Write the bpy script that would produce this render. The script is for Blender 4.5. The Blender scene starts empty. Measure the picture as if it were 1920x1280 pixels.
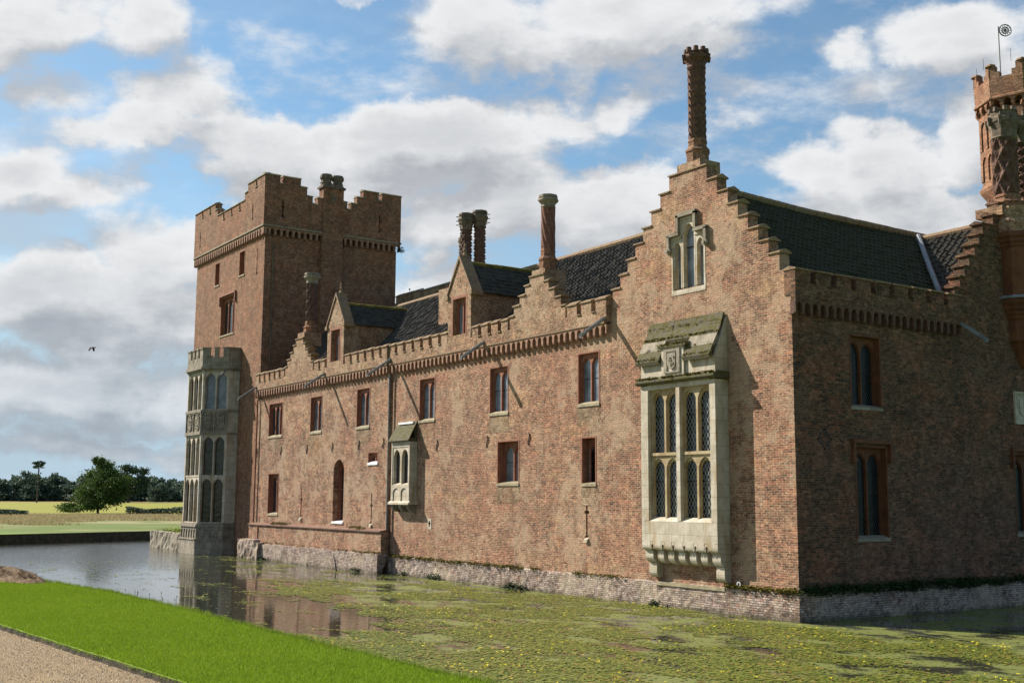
import bpy, bmesh, math, random
import numpy as np
from mathutils import Vector, Matrix
random.seed(7); RNG = np.random.default_rng(11)
S = bpy.context.scene
COL = S.collection
rad = math.radians
SUN = Vector((1.95, 1.0, -1.6)).normalized()          # direction the sunlight travels
CAM = Vector((24.50, -26.83, 3.6))

# ------------------------------------------------------------------ node helper
class NT:
    def __init__(s, tree): s.t = tree; s.n = tree.nodes; s.l = tree.links
    def __call__(s, typ, ins=None, **props):
        nd = s.n.new(typ)
        for k, v in props.items(): setattr(nd, k, v)
        if ins:
            for k, v in ins.items(): s.set(nd.inputs[k], v)
        return nd
    def set(s, sock, v):
        if isinstance(v, bpy.types.NodeSocket): s.l.new(v, sock)
        elif isinstance(v, bpy.types.Node): s.l.new(v.outputs[0], sock)
        else:
            if isinstance(v, (tuple, list)) and len(v) == 3 and sock.type == 'RGBA': v = (*v, 1)
            sock.default_value = v
    def math(s, op, a, b=0.0, c=None, clamp=False):
        nd = s.n.new('ShaderNodeMath'); nd.operation = op; nd.use_clamp = clamp
        s.set(nd.inputs[0], a); s.set(nd.inputs[1], b)
        if c is not None: s.set(nd.inputs[2], c)
        return nd.outputs[0]
    def vmath(s, op, a, b=None, scale=None):
        nd = s.n.new('ShaderNodeVectorMath'); nd.operation = op
        s.set(nd.inputs[0], a)
        if b is not None: s.set(nd.inputs[1], b)
        if scale is not None: s.set(nd.inputs['Scale'], scale)
        return nd.outputs['Value'] if op in ('DOT_PRODUCT', 'LENGTH') else nd.outputs[0]
    def mix(s, f, a, b, mode='MIX'):
        nd = s.n.new('ShaderNodeMix'); nd.data_type = 'RGBA'; nd.blend_type = mode
        s.set(nd.inputs[0], f); s.set(nd.inputs[6], a); s.set(nd.inputs[7], b)
        return nd.outputs[2]
    def noise(s, vec, scale, detail=4, rough=0.55, dist=0.0, out='Fac'):
        nd = s('ShaderNodeTexNoise', {'Scale': scale, 'Detail': detail, 'Roughness': rough, 'Distortion': dist})
        if vec is not None: s.set(nd.inputs['Vector'], vec)
        return nd.outputs[out]
    def ramp(s, f, stops, interp='LINEAR'):
        nd = s.n.new('ShaderNodeValToRGB'); cr = nd.color_ramp; cr.interpolation = interp
        while len(cr.elements) < len(stops): cr.elements.new(0.5)
        for e, (p, c) in zip(cr.elements, stops):
            e.position = p; e.color = (*c, 1) if len(c) == 3 else c
        s.set(nd.inputs[0], f); return nd.outputs[0]
    def step(s, v, a, b, lo=0.0, hi=1.0):
        nd = s.n.new('ShaderNodeMapRange'); nd.interpolation_type = 'SMOOTHSTEP'
        s.set(nd.inputs[0], v)
        for i, x in enumerate((a, b, lo, hi)): s.set(nd.inputs[i + 1], x)
        return nd.outputs[0]

def new_mat(name):
    m = bpy.data.materials.new(name); m.use_nodes = True
    m.node_tree.nodes.clear(); t = NT(m.node_tree)
    b = t('ShaderNodeBsdfPrincipled'); o = t('ShaderNodeOutputMaterial')
    t.l.new(b.outputs[0], o.inputs[0])
    return m, t, b

def coords(t):
    tc = t('ShaderNodeTexCoord'); return tc.outputs['Object']

def brick_mat(name, stops, mortar, lichen_hi=0.0, white=0.0, dark=1.0, patches=True, green=0.25, buff=1.0, tone=(.99, .885, .81)):
    m, t, b = new_mat(name)
    P = coords(t)
    sp = t('ShaderNodeSeparateXYZ', {0: P}); X, Y, Z = sp.outputs
    g = t('ShaderNodeNewGeometry'); sn = t('ShaderNodeSeparateXYZ', {0: g.outputs['True Normal']})
    ax = t.math('GREATER_THAN', t.math('ABSOLUTE', sn.outputs[0]), t.math('ABSOLUTE', sn.outputs[1]))
    U = t.math('ADD', t.math('MULTIPLY', X, t.math('SUBTRACT', 1.0, ax)), t.math('MULTIPLY', Y, ax))
    wob = t.noise(P, 0.35, 2); wob2 = t.noise(P, 9.0, 2)
    Zw = t.math('ADD', Z, t.math('ADD', t.math('MULTIPLY', t.math('SUBTRACT', wob, .5), .11), t.math('MULTIPLY', t.math('SUBTRACT', wob2, .5), .02)))
    Uw = t.math('ADD', U, t.math('MULTIPLY', t.math('SUBTRACT', wob2, .5), .05))
    v = t('ShaderNodeCombineXYZ', {0: Uw, 1: Zw, 2: 0.0}).outputs[0]
    bt = t('ShaderNodeTexBrick', {'Vector': v, 'Color1': (0, 0, 0), 'Color2': (1, 1, 1), 'Mortar': (.5, .5, .5), 'Scale': 1.0,
        'Mortar Size': .011, 'Mortar Smooth': .3, 'Bias': 0.0, 'Brick Width': .225, 'Row Height': .072}, offset=.5)
    rnd = bt.outputs['Color']; mor = bt.outputs['Fac']
    patch = t.noise(P, .33, 5, .6, .6); patch2 = t.noise(t.vmath('ADD', P, (31, 7, 3)), .8, 6, .62, .5); fine = t.noise(P, 7, 8, .7)
    spk = t.noise(P, 38, 4, .7)
    jit = t.math('ADD', t.math('MULTIPLY', t.math('SUBTRACT', rnd, .5), .10), t.math('MULTIPLY', t.math('SUBTRACT', fine, .5), .28))
    patch2 = t.math('ADD', patch2, jit)
    r2 = t.math('ADD', t.math('ADD', t.math('MULTIPLY', rnd, .80), .10), t.math('MULTIPLY', t.math('SUBTRACT', patch, .5), 1.3 if patches else .5))
    r2 = t.math('ADD', r2, t.math('MULTIPLY', t.math('SUBTRACT', fine, .5), 1.7))
    c = t.ramp(r2, stops)
    c = t.mix(t.math('MULTIPLY', t.step(patch2, .50, .56, 0, .75), t.step(fine, .3, .6, .5, 1)), c, t.mix(rnd, (.23, .08, .052), (.40, .145, .08)))             # redder repairs
    c = t.mix(t.math('MULTIPLY', t.step(patch2, .43, .37, 0, .36 * buff), t.step(fine, .3, .6, .5, 1)), c, t.mix(rnd, (.26, .165, .10), (.43, .30, .19)))             # buff patches
    big = t.math('ADD', t.noise(t.vmath('ADD', P, (5, 50, 9)), .22, 4, .6), jit)
    c = t.mix(t.math('MULTIPLY', t.step(big, .52, .57, 0, .65), t.step(fine, .3, .6, .4, 1)), c, t.mix(rnd, (.11, .065, .055), (.25, .13, .10)))
    rows = t.noise(t('ShaderNodeCombineXYZ', {0: t.math('MULTIPLY', U, .35), 1: t.math('MULTIPLY', Zw, 5.0), 2: 3.0}).outputs[0], 1.0, 3, .6)
    c = t.mix(t.step(rows, .42, .6, .35, 0), c, (.13, .075, .055))               # purple-grey areas
    c = t.mix(t.step(t.noise(t.vmath('MULTIPLY', t.vmath('ADD', P, (9, 9, 70)), (.5, .5, 1.3)), .8, 6, .65), .56, .61, 0, .5 * buff), c, t.mix(rnd, (.33, .20, .10), (.42, .29, .15)))
    li = t.step(t.math('ADD', t.math('MULTIPLY', fine, .55), t.math('MULTIPLY', t.noise(P, 1.3, 6, .65), .45)), .5, .60, 0, .6)
    c = t.mix(t.math('MULTIPLY', li, green * 2.2, clamp=True), c, (.27, .235, .14))
    if lichen_hi:
        zf = t.step(t.math('ADD', Z, t.math('MULTIPLY', t.math('SUBTRACT', patch, .5), 1.2)), 9.4, 10.6, 0, lichen_hi)
        c = t.mix(t.math('MULTIPLY', zf, t.step(fine, .35, .6, .1, 1)), c, (.33, .27, .155))
    if white:
        wf = t.step(t.math('ADD', t.math('MULTIPLY', fine, .6), t.math('MULTIPLY', patch2, .4)), .36, .56, 0, white)
        c = t.mix(wf, c, t.mix(t.math('ADD', t.math('MULTIPLY', spk, .5), t.math('MULTIPLY', rnd, .5)), (.34, .28, .24), (.66, .60, .55)))
        dk = t.step(t.math('ADD', Z, t.math('MULTIPLY', t.math('SUBTRACT', fine, .5), .5)), .02, .22, .8, 0)
        c = t.mix(dk, c, (.07, .065, .035))
    c = t.mix(t.math('MULTIPLY', mor, t.step(fine, .3, .6, .55, 1.0)), c, mortar)
    c = t.mix(t.step(spk, .55, .68, 0, .6), c, (.44, .38, .27))
    c = t.mix(t.step(t.noise(t.vmath('ADD', P, (3, 80, 2)), .55, 7, .68), .54, .62, 0, .45 * buff), c, t.mix(spk, (.20, .14, .10), (.50, .40, .29)))
    c = t.mix(t.step(spk, .46, .34, 0, .75), c, (.075, .045, .032))
    c = t.mix(t.step(t.noise(P, 16, 5, .75), .47, .36, 0, .55), c, (.11, .07, .05))
    # dark run-off streaks
    st = t.noise(t.vmath('MULTIPLY', P, (1.6, 1.6, .16)), 1.5, 5, .6)
    c = t.mix(t.step(st, .56, .70, 0, .3), c, (.09, .06, .045))
    m1 = t.step(t.noise(t.vmath('ADD', P, (60, 2, 8)), 2.4, 9, .78), .36, .64, .74, 1.34); m2 = t.step(t.noise(t.vmath('MULTIPLY', t.vmath('ADD', P, (1, 22, 8)), (1, 1, 2.2)), 5.5, 6, .75), .38, .62, .72, 1.3)
    mm = t.math('MULTIPLY', m1, m2); c = t.mix(1.0, c, t('ShaderNodeCombineXYZ', {0: mm, 1: mm, 2: mm}).outputs[0], 'MULTIPLY')
    ps = t.math('MULTIPLY', t.step(t.noise(t.vmath('ADD', P, (11, 5, 90)), .7, 8, .75), .50, .58), t.step(spk, .44, .54, .15, .75)); c = t.mix(t.math('MULTIPLY', ps, buff), c, (.50, .41, .30))
    c = t.mix(1.0, c, tone, 'MULTIPLY')
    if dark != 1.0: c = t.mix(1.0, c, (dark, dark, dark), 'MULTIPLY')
    t.set(b.inputs['Base Color'], c); b.inputs['Roughness'].default_value = .92
    b.inputs['Specular IOR Level'].default_value = .2
    hgt = t.math('ADD', t.math('MULTIPLY', mor, -1.0), t.math('ADD', t.math('MULTIPLY', fine, 1.3), t.math('MULTIPLY', spk, .8)))
    hgt = t.math('ADD', hgt, t.math('MULTIPLY', rnd, .35)); bp = t('ShaderNodeBump', {'Strength': 1.0, 'Distance': .03, 'Height': hgt})
    t.set(b.inputs['Normal'], bp.outputs[0])
    return m

def rough_mat(name, c1, c2, scale=3, stain=None, stain_amt=.5, moss=None, moss_amt=0.0, rough=.85, bump=.02, spec=.25, speck=None, joints=None):
    m, t, b = new_mat(name); P = coords(t)
    n1 = t.noise(P, scale, 6, .62); n2 = t.noise(P, scale * 7, 6, .7); n3 = t.noise(t.vmath('MULTIPLY', P, (1.5, 1.5, .3)), scale * .8, 5, .6, .4)
    c = t.mix(t.step(n1, .35, .65), c1, c2)
    if stain: c = t.mix(t.step(n3, .5, .68, 0, stain_amt), c, stain)
    if speck: c = t.mix(t.step(n2, .55, .66, 0, .7), c, speck)
    c = t.mix(t.step(n2, .45, .25, 0, .5), c, tuple(x * .45 for x in c1))
    if moss:
        mv = t.math('ADD', t.math('MULTIPLY', n1, .55), t.math('MULTIPLY', n2, .45))
        c = t.mix(t.step(mv, .62 - .25 * moss_amt, .68 - .2 * moss_amt), c, t.mix(n2, moss, tuple(x * 1.7 for x in moss)))
    if joints:
        sp = t('ShaderNodeSeparateXYZ', {0: P}); bt = t('ShaderNodeTexBrick', {'Vector': t('ShaderNodeCombineXYZ', {0: t.math('ADD', sp.outputs[0], sp.outputs[1]), 1: sp.outputs[2], 2: 0.0}).outputs[0], 'Color1': (0, 0, 0), 'Color2': (1, 1, 1), 'Scale': 1.0, 'Mortar Size': .008, 'Brick Width': joints[0], 'Row Height': joints[1]})
        c = t.mix(t.math('MULTIPLY', bt.outputs['Fac'], .6), c, tuple(x * .4 for x in c1)); c = t.mix(.22, c, t.mix(bt.outputs['Color'], c1, tuple(min(1, x * 1.25) for x in c2)))
    t.set(b.inputs['Base Color'], c); b.inputs['Roughness'].default_value = rough; b.inputs['Specular IOR Level'].default_value = spec
    bp = t('ShaderNodeBump', {'Strength': .8, 'Distance': bump, 'Height': t.math('ADD', n2, t.math('MULTIPLY', n1, .6))})
    t.set(b.inputs['Normal'], bp.outputs[0]); return m

def leaf_mat(name, c1, c2, scale=.5, trans=.0):
    m, t, b = new_mat(name); P = coords(t)
    g = t('ShaderNodeNewGeometry')
    f = t.math('ADD', t.math('MULTIPLY', g.outputs['Random Per Island'], .6), t.math('MULTIPLY', t.noise(P, scale, 3), .4))
    t.set(b.inputs['Base Color'], t.mix(f, c1, c2)); b.inputs['Roughness'].default_value = .7; b.inputs['Specular IOR Level'].default_value = .2
    if trans:
        tr = t('ShaderNodeBsdfTranslucent', {'Color': t.mix(f, c1, c2)}); mx = t('ShaderNodeMixShader', {0: trans, 1: b.outputs[0], 2: tr.outputs[0]})
        o = [n for n in t.n if n.type == 'OUTPUT_MATERIAL'][0]; t.l.new(mx.outputs[0], o.inputs[0])
    return m

STOPS = [(0, (.055, .035, .032)), (.2, (.15, .068, .05)), (.42, (.26, .112, .074)), (.62, (.35, .16, .105)), (.82, (.41, .235, .155)), (1, (.46, .34, .22))]
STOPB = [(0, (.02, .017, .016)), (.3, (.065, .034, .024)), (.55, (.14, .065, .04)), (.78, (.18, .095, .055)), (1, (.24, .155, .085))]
STOPT = [(0, (.10, .055, .035)), (.3, (.21, .10, .06)), (.6, (.30, .145, .088)), (.85, (.35, .19, .115)), (1, (.38, .25, .15))]
MT = {}
MT['brick'] = brick_mat('weathered_red_brick', STOPS, (.42, .34, .24), lichen_hi=.4)
MT['brickg'] = brick_mat('patched_gable_brick', STOPS, (.42, .34, .24))
MT['brickb'] = brick_mat('shade_darkened_header_brick', STOPB, (.20, .155, .10), green=.07, dark=.85, buff=.1)  # dark-header brick, darkened further to carry the side wall's shade in its colour
MT['sillbrick'] = brick_mat('bleached_brick', [(0, (.22, .17, .10)), (.5, (.32, .26, .17)), (1, (.42, .36, .26))], (.2, .17, .11), green=.35)
MT['brickt'] = brick_mat('tower_brick', STOPT, (.30, .21, .13), patches=False, green=.08, buff=.15)
MT['plinth'] = brick_mat('limewashed_plinth_brick', STOPS, (.13, .105, .085), white=.7, tone=(1, 1, 1))
MT['cope'] = rough_mat('mossy_coping', (.19, .115, .075), (.27, .19, .11), 4, moss=(.10, .085, .015), moss_amt=.35, speck=(.32, .28, .17))
MT['copeg'] = rough_mat('grey_coping', (.19, .165, .12), (.29, .26, .19), 3, speck=(.36, .35, .28))
MT['terra'] = rough_mat('terracotta', (.20, .078, .047), (.27, .115, .07), 5, stain=(.16, .07, .04), rough=.8, bump=.008)
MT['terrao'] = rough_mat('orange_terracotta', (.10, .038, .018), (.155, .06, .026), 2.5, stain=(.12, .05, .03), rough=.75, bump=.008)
MT['stone'] = rough_mat('limestone', (.34, .29, .205), (.50, .445, .365), 2.2, stain=(.28, .17, .06), stain_amt=.8, rough=.85, bump=.012, speck=(.30, .28, .22), joints=(.62, .41))
MT['stoney'] = rough_mat('ochre_stained_limestone', (.30, .215, .11), (.42, .34, .21), 2.2, stain=(.20, .12, .05), stain_amt=.7, speck=(.42, .38, .29), bump=.01)
MT['stoneg'] = rough_mat('grey_weathered_stone', (.17, .145, .105), (.29, .25, .19), 2.2, stain=(.11, .085, .055), stain_amt=.7, rough=.9, bump=.02, speck=(.38, .35, .28), joints=(.7, .38))
MT['stoned'] = rough_mat('dark_chimney_stone', (.09, .07, .05), (.18, .135, .095), 5, moss=(.11, .09, .04), moss_amt=.1, bump=.02)
MT['chim'] = rough_mat('moulded_red_brick', (.15, .07, .048), (.22, .105, .07), 7, stain=(.09, .045, .035), rough=.85, bump=.012)
MT['corb'] = rough_mat('corbel_brick', (.22, .12, .08), (.32, .185, .12), 8, stain=(.10, .055, .04), speck=(.33, .26, .16), bump=.015)
MT['chimd'] = rough_mat('sooty_moulded_brick', (.085, .046, .034), (.15, .08, .055), 7, stain=(.05, .03, .02), rough=.85, bump=.012)
MT['sill'] = rough_mat('lichened_sill', (.23, .19, .12), (.34, .29, .19), 5, moss=(.22, .21, .09), moss_amt=.15, bump=.02)
MT['mossroof'] = rough_mat('moss_covered_stone_slates', (.10, .088, .062), (.20, .175, .13), 5, moss=(.06, .052, .010), moss_amt=.75, bump=.06, speck=(.24, .22, .17))
MT['mosstile'] = rough_mat('mossy_dark_tile', (.03, .03, .024), (.065, .06, .045), 3.5, moss=(.055, .056, .014), moss_amt=.2, bump=.04, speck=(.12, .115, .085))
MT['lead'] = rough_mat('lead', (.16, .17, .18), (.26, .275, .29), 4, rough=.5, bump=.004, spec=.5)
MT['leadd'] = rough_mat('dark_lead', (.10, .11, .11), (.17, .175, .17), 4, rough=.55, bump=.004, spec=.5)
MT['iron'] = rough_mat('black_iron', (.015, .015, .015), (.03, .027, .025), 9, rough=.6, bump=.003)
MT['dark'] = rough_mat('dark_interior', (.012, .009, .007), (.02, .014, .01), 3, rough=.95)
MT['white'] = rough_mat('white_lead_flashing', (.62, .62, .62), (.74, .74, .75), 3, rough=.6)
MT['moss'] = leaf_mat('moss_clumps', (.075, .062, .010), (.20, .165, .022), 4)
MT['bark'] = rough_mat('bark', (.06, .045, .03), (.11, .09, .065), 4, bump=.05)
MT['tile_pink'] = rough_mat('pink_clay_coping', (.15, .08, .06), (.22, .12, .09), 5, moss=(.20, .17, .03), moss_amt=.3, bump=.02)

def tile_mat(name, c1, c2, mossc, rough, mossamt):
    m, t, b = new_mat(name); P = coords(t); g = t('ShaderNodeNewGeometry')
    n = t.noise(P, 1.1, 6, .65); n2 = t.noise(P, 14, 5, .7)
    c = t.mix(t.math('ADD', t.math('MULTIPLY', n2, .6), t.math('MULTIPLY', n, .4)), c1, c2)
    c = t.mix(t.step(t.math('ADD', t.math('MULTIPLY', n, .6), t.math('MULTIPLY', n2, .4)), .56, .66, 0, mossamt), c, mossc)
    t.set(b.inputs['Base Color'], c); t.set(b.inputs['Roughness'], t.step(n2, .3, .7, rough - .1, rough + .2)); b.inputs['Specular IOR Level'].default_value = .16
    bp = t('ShaderNodeBump', {'Strength': .6, 'Distance': .01, 'Height': n2}); t.set(b.inputs['Normal'], bp.outputs[0]); return m
MT['pantile'] = tile_mat('black_glazed_pantiles', (.026, .023, .019), (.075, .066, .052), (.07, .068, .04), .5, .4)
MT['pantileg'] = tile_mat('dark_green_pantiles', (.026, .027, .015), (.066, .064, .036), (.05, .055, .018), .6, .7)

def glass_mat(name, base, lead=(.16, .16, .16), rough=.08, scale=8.5, hexa=False, spec=.7):
    m, t, b = new_mat(name); P = coords(t); sp = t('ShaderNodeSeparateXYZ', {0: P}); h = t.math('ADD', sp.outputs[0], sp.outputs[1])
    def stripe(v):
        f = t.math('FRACT', v); return t.math('LESS_THAN', t.math('ABSOLUTE', t.math('SUBTRACT', f, .5)), .075)
    a = t.math('MULTIPLY', h, scale); z = t.math('MULTIPLY', sp.outputs[2], scale * .62)
    ld = t.math('MAXIMUM', stripe(t.math('ADD', a, z)), stripe(t.math('SUBTRACT', a, z)))
    nz = t.math('MULTIPLY', t.noise(P, 3.2, 2), 2.5)
    c = t.mix(t.step(t.noise(P, 1.7, 3), .35, .65), base, tuple(x * .45 for x in base))
    c = t.mix(ld, c, lead); t.set(b.inputs['Base Color'], c)
    t.set(b.inputs['Roughness'], t.math('ADD', t.math('MULTIPLY', ld, .5), rough)); b.inputs['Specular IOR Level'].default_value = spec
    bp = t('ShaderNodeBump', {'Strength': .35, 'Distance': .02, 'Height': t.math('ADD', nz, ld)}); t.set(b.inputs['Normal'], bp.outputs[0]); return m
MT['glass'] = glass_mat('leaded_glass_dark', (.015, .018, .02), lead=(.07, .07, .07), spec=.35)
MT['glassl'] = glass_mat('leaded_glass_pale', (.23, .26, .30), lead=(.07, .075, .08), spec=.5)  # pale blue-grey base paints the reflected sky into the panes
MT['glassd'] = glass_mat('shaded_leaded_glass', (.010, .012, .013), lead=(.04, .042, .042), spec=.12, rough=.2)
MT['glasso'] = glass_mat('oriel_leaded_glass', (.010, .012, .013), lead=(.20, .21, .20), scale=6.5, spec=.35)
MT['glassp'] = glass_mat('plain_glass', (.10, .12, .14), lead=(.10, .12, .14), rough=.04)
MT['glassw'] = glass_mat('curtained_glass', (.19, .21, .23), lead=(.19, .21, .23), rough=.15)
MT['glassy'] = glass_mat('amber_lit_room_glass', (.05, .042, .022), lead=(.05, .042, .022), rough=.06, spec=.5)

# ------------------------------------------------------------------ mesh builder
class Fr:                                         # a wall frame: u along the wall, d out of the wall, z up
    def __init__(s, o, ux, n): s.o = Vector(o); s.ux = Vector(ux).normalized(); s.n = Vector(n).normalized()
    def P(s, u, d, z): return s.o + s.ux * u + s.n * d + Vector((0, 0, z))
    def off(s, d): return Fr(s.o + s.n * d, s.ux, s.n)
FA = Fr((0, 0, 0), (1, 0, 0), (0, -1, 0))
FL = FA.off(.1)
FB = Fr((0, 0, 0), (0, 1, 0), (1, 0, 0))
FT = Fr((-43.4, 0, 0), (0, 1, 0), (1, 0, 0))

class MB:
    def __init__(s): s.v = []; s.f = []; s.m = []; s.mi = 0
    def add(s, vs, fs):
        k = len(s.v); s.v += [tuple(v) for v in vs]; s.f += [tuple(k + i for i in f) for f in fs]; s.m += [s.mi] * len(fs); return s
    def hexa(s, p):                               # 8 points: bottom 4, top 4
        return s.add(p, [(0, 1, 2, 3), (7, 6, 5, 4), (0, 4, 5, 1), (1, 5, 6, 2), (2, 6, 7, 3), (3, 7, 4, 0)])
    def box(s, fr, u0, u1, d0, d1, z0, z1):
        P = fr.P; return s.hexa([P(u0, d0, z0), P(u1, d0, z0), P(u1, d1, z0), P(u0, d1, z0), P(u0, d0, z1), P(u1, d0, z1), P(u1, d1, z1), P(u0, d1, z1)])
    def prism(s, fr, poly, d0, d1):               # poly of (u,z), extruded in d
        n = len(poly); vs = [fr.P(u, d1, z) for u, z in poly] + [fr.P(u, d0, z) for u, z in poly]
        return s.add(vs, [tuple(range(n)), tuple(range(2 * n - 1, n - 1, -1))] + [(i, (i + 1) % n, n + (i + 1) % n, n + i) for i in range(n)])
    def profile(s, fr, poly, u0, u1):             # poly of (d,z), extruded along u
        n = len(poly); vs = [fr.P(u0, d, z) for d, z in poly] + [fr.P(u1, d, z) for d, z in poly]
        return s.add(vs, [tuple(range(n)), tuple(range(2 * n - 1, n - 1, -1))] + [(i, (i + 1) % n, n + (i + 1) % n, n + i) for i in range(n)])
    def flat(s, pts, z0, z1):                     # plan polygon (x,y), extruded up
        n = len(pts); vs = [(x, y, z0) for x, y in pts] + [(x, y, z1) for x, y in pts]
        return s.add(vs, [tuple(range(n)), tuple(range(2 * n - 1, n - 1, -1))] + [(i, (i + 1) % n, n + (i + 1) % n, n + i) for i in range(n)])
    def ring(s, c, prof, n=8, rot=0.0, fn=None, cap=True):   # lathe with n sides; prof of (r,z); fn(theta,z)->dr
        k0 = len(s.v); vs = []
        for r, z in prof:
            for i in range(n):
                th = rot + 2 * math.pi * i / n; rr = r + (fn(th, z) if fn else 0)
                vs.append((c[0] + rr * math.cos(th), c[1] + rr * math.sin(th), z))
        fs = [(j * n + i, j * n + (i + 1) % n, (j + 1) * n + (i + 1) % n, (j + 1) * n + i) for j in range(len(prof) - 1) for i in range(n)]
        if cap: fs += [tuple(range(n - 1, -1, -1)), tuple(range((len(prof) - 1) * n, len(prof) * n))]
        return s.add(vs, fs)
    def tube(s, a, b, r0, r1=None, n=6):
        a, b = Vector(a), Vector(b); r1 = r0 if r1 is None else r1; d = (b - a).normalized()
        x = d.orthogonal().normalized(); y = d.cross(x); vs = []
        for p, r in ((a, r0), (b, r1)):
            for i in range(n): th = 2 * math.pi * i / n; vs.append(p + x * r * math.cos(th) + y * r * math.sin(th))
        return s.add(vs, [(i, (i + 1) % n, n + (i + 1) % n, n + i) for i in range(n)] + [tuple(range(n - 1, -1, -1)), tuple(range(n, 2 * n))])
    def cells(s, fr, rects, holes, d0, d1, maxw=1e9):
        us = sorted({round(x, 3) for r in rects + holes for x in r[:2]}); zs = sorted({round(x, 3) for r in rects + holes for x in r[2:]})
        def inside(u, z): return any(r[0] < u < r[1] and r[2] < z < r[3] for r in rects) and not any(h[0] < u < h[1] and h[2] < z < h[3] for h in holes)
        nu, nz = len(us) - 1, len(zs) - 1
        K = [[inside((us[i] + us[i + 1]) / 2, (zs[j] + zs[j + 1]) / 2) for j in range(nz)] for i in range(nu)]
        idx = {}; base = len(s.v)
        def vid(i, j, b):
            k = (i, j, b)
            if k not in idx: idx[k] = len(s.v); s.v.append(tuple(fr.P(us[i], d0 if b else d1, zs[j])))
            return idx[k]
        def q(*a): s.f.append(tuple(a)); s.m.append(s.mi)
        for i in range(nu):
            for j in range(nz):
                if not K[i][j]: continue
                q(vid(i, j, 0), vid(i + 1, j, 0), vid(i + 1, j + 1, 0), vid(i, j + 1, 0)); q(vid(i, j, 1), vid(i, j + 1, 1), vid(i + 1, j + 1, 1), vid(i + 1, j, 1))
                if i == 0 or not K[i - 1][j]: q(vid(i, j, 0), vid(i, j + 1, 0), vid(i, j + 1, 1), vid(i, j, 1))
                if i == nu - 1 or not K[i + 1][j]: q(vid(i + 1, j, 0), vid(i + 1, j, 1), vid(i + 1, j + 1, 1), vid(i + 1, j + 1, 0))
                if j == 0 or not K[i][j - 1]: q(vid(i, j, 0), vid(i, j, 1), vid(i + 1, j, 1), vid(i + 1, j, 0))
                if j == nz - 1 or not K[i][j + 1]: q(vid(i, j + 1, 0), vid(i + 1, j + 1, 0), vid(i + 1, j + 1, 1), vid(i, j + 1, 1))
        return s
    def build(s, name, mats, parent=None, smooth=False, recalc=True, **tags):
        me = bpy.data.meshes.new(name); me.from_pydata(s.v, [], s.f)
        for mt in (mats if isinstance(mats, (list, tuple)) else [mats]): me.materials.append(mt if not isinstance(mt, str) else MT[mt])
        me.polygons.foreach_set('material_index', s.m)
        if recalc:
            bm = bmesh.new(); bm.from_mesh(me); bmesh.ops.recalc_face_normals(bm, faces=bm.faces); bm.to_mesh(me); bm.free()
        if smooth: me.polygons.foreach_set('use_smooth', [True] * len(me.polygons))
        me.update(); o = bpy.data.objects.new(name, me); COL.objects.link(o)
        if parent: o.parent = parent
        for k, v in tags.items(): o[k] = v
        return o

def arch(a, b, zs, kind='point', n=7, rise=None):          # points from (b,zs) over to (a,zs)
    w = b - a; c = (a + b) / 2; r = rise if rise else (w * .5 if kind == 'round' else w * .72); pts = []
    for i in range(n + 1):
        t = i / n
        if kind == 'round': th = math.pi * t; pts.append((c + w / 2 * math.cos(th), zs + r * math.sin(th)))
        else:
            x = 1 - 2 * t; y = (1 - abs(x) ** 1.9) ** .75 * (1 - .12 * (1 - abs(x)) ** 0) ; pts.append((c + w / 2 * x, zs + r * y))
    return pts
def comb_poly(u0, u1, zt, zb, opens):
    p = [(u0, zb), (u0, zt), (u1, zt), (u1, zb)]
    for a, b, zs, kind, rise in sorted(opens, key=lambda o: -o[0]):
        p.append((b, zb)); p += arch(a, b, zs, kind, 8, rise); p.append((a, zb))
    return p
def empty(name, loc, **tags):
    o = bpy.data.objects.new(name, None); COL.objects.link(o); o.location = loc; o.empty_display_size = .3
    for k, v in tags.items(): o[k] = v
    return o

castle = empty('manor_house', (0, 0, 0), label='large moated red brick manor house with square tower, stepped gables and twisted chimneys', category='manor house')

# ------------------------------------------------------------------ windows
def lights_frame(mb, fr, u0, u1, z0, z1, n, rec, mw=.06, jw=.06, thick=.06, inner=True, rise=None, head=.10, transom=None, kind='point'):
    w = (u1 - u0 - 2 * jw - (n - 1) * mw) / n; ops = []
    for i in range(n):
        a = u0 + jw + i * (w + mw); r = rise or w * .62
        ops.append((a, a + w, z1 - head - r, kind, r))
    mb.prism(fr, comb_poly(u0, u1, z1, z0, ops), -rec - thick, -rec)
    if inner:
        ops2 = [(a + .02, b - .02, zs - .03, k, r * .92) for a, b, zs, k, r in ops]
        mb.prism(fr, comb_poly(u0 + .003, u1 - .003, z1 - .003, z0, ops2), -rec - thick - .03, -rec - thick + .02)
    mb.box(fr, u0, u1, -rec - thick - .04, -rec + .01, z0, z0 + .06)
    if transom: mb.box(fr, u0, u1, -rec - thick - .02, -rec + .015, transom - .06, transom + .06)
    return ops

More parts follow.
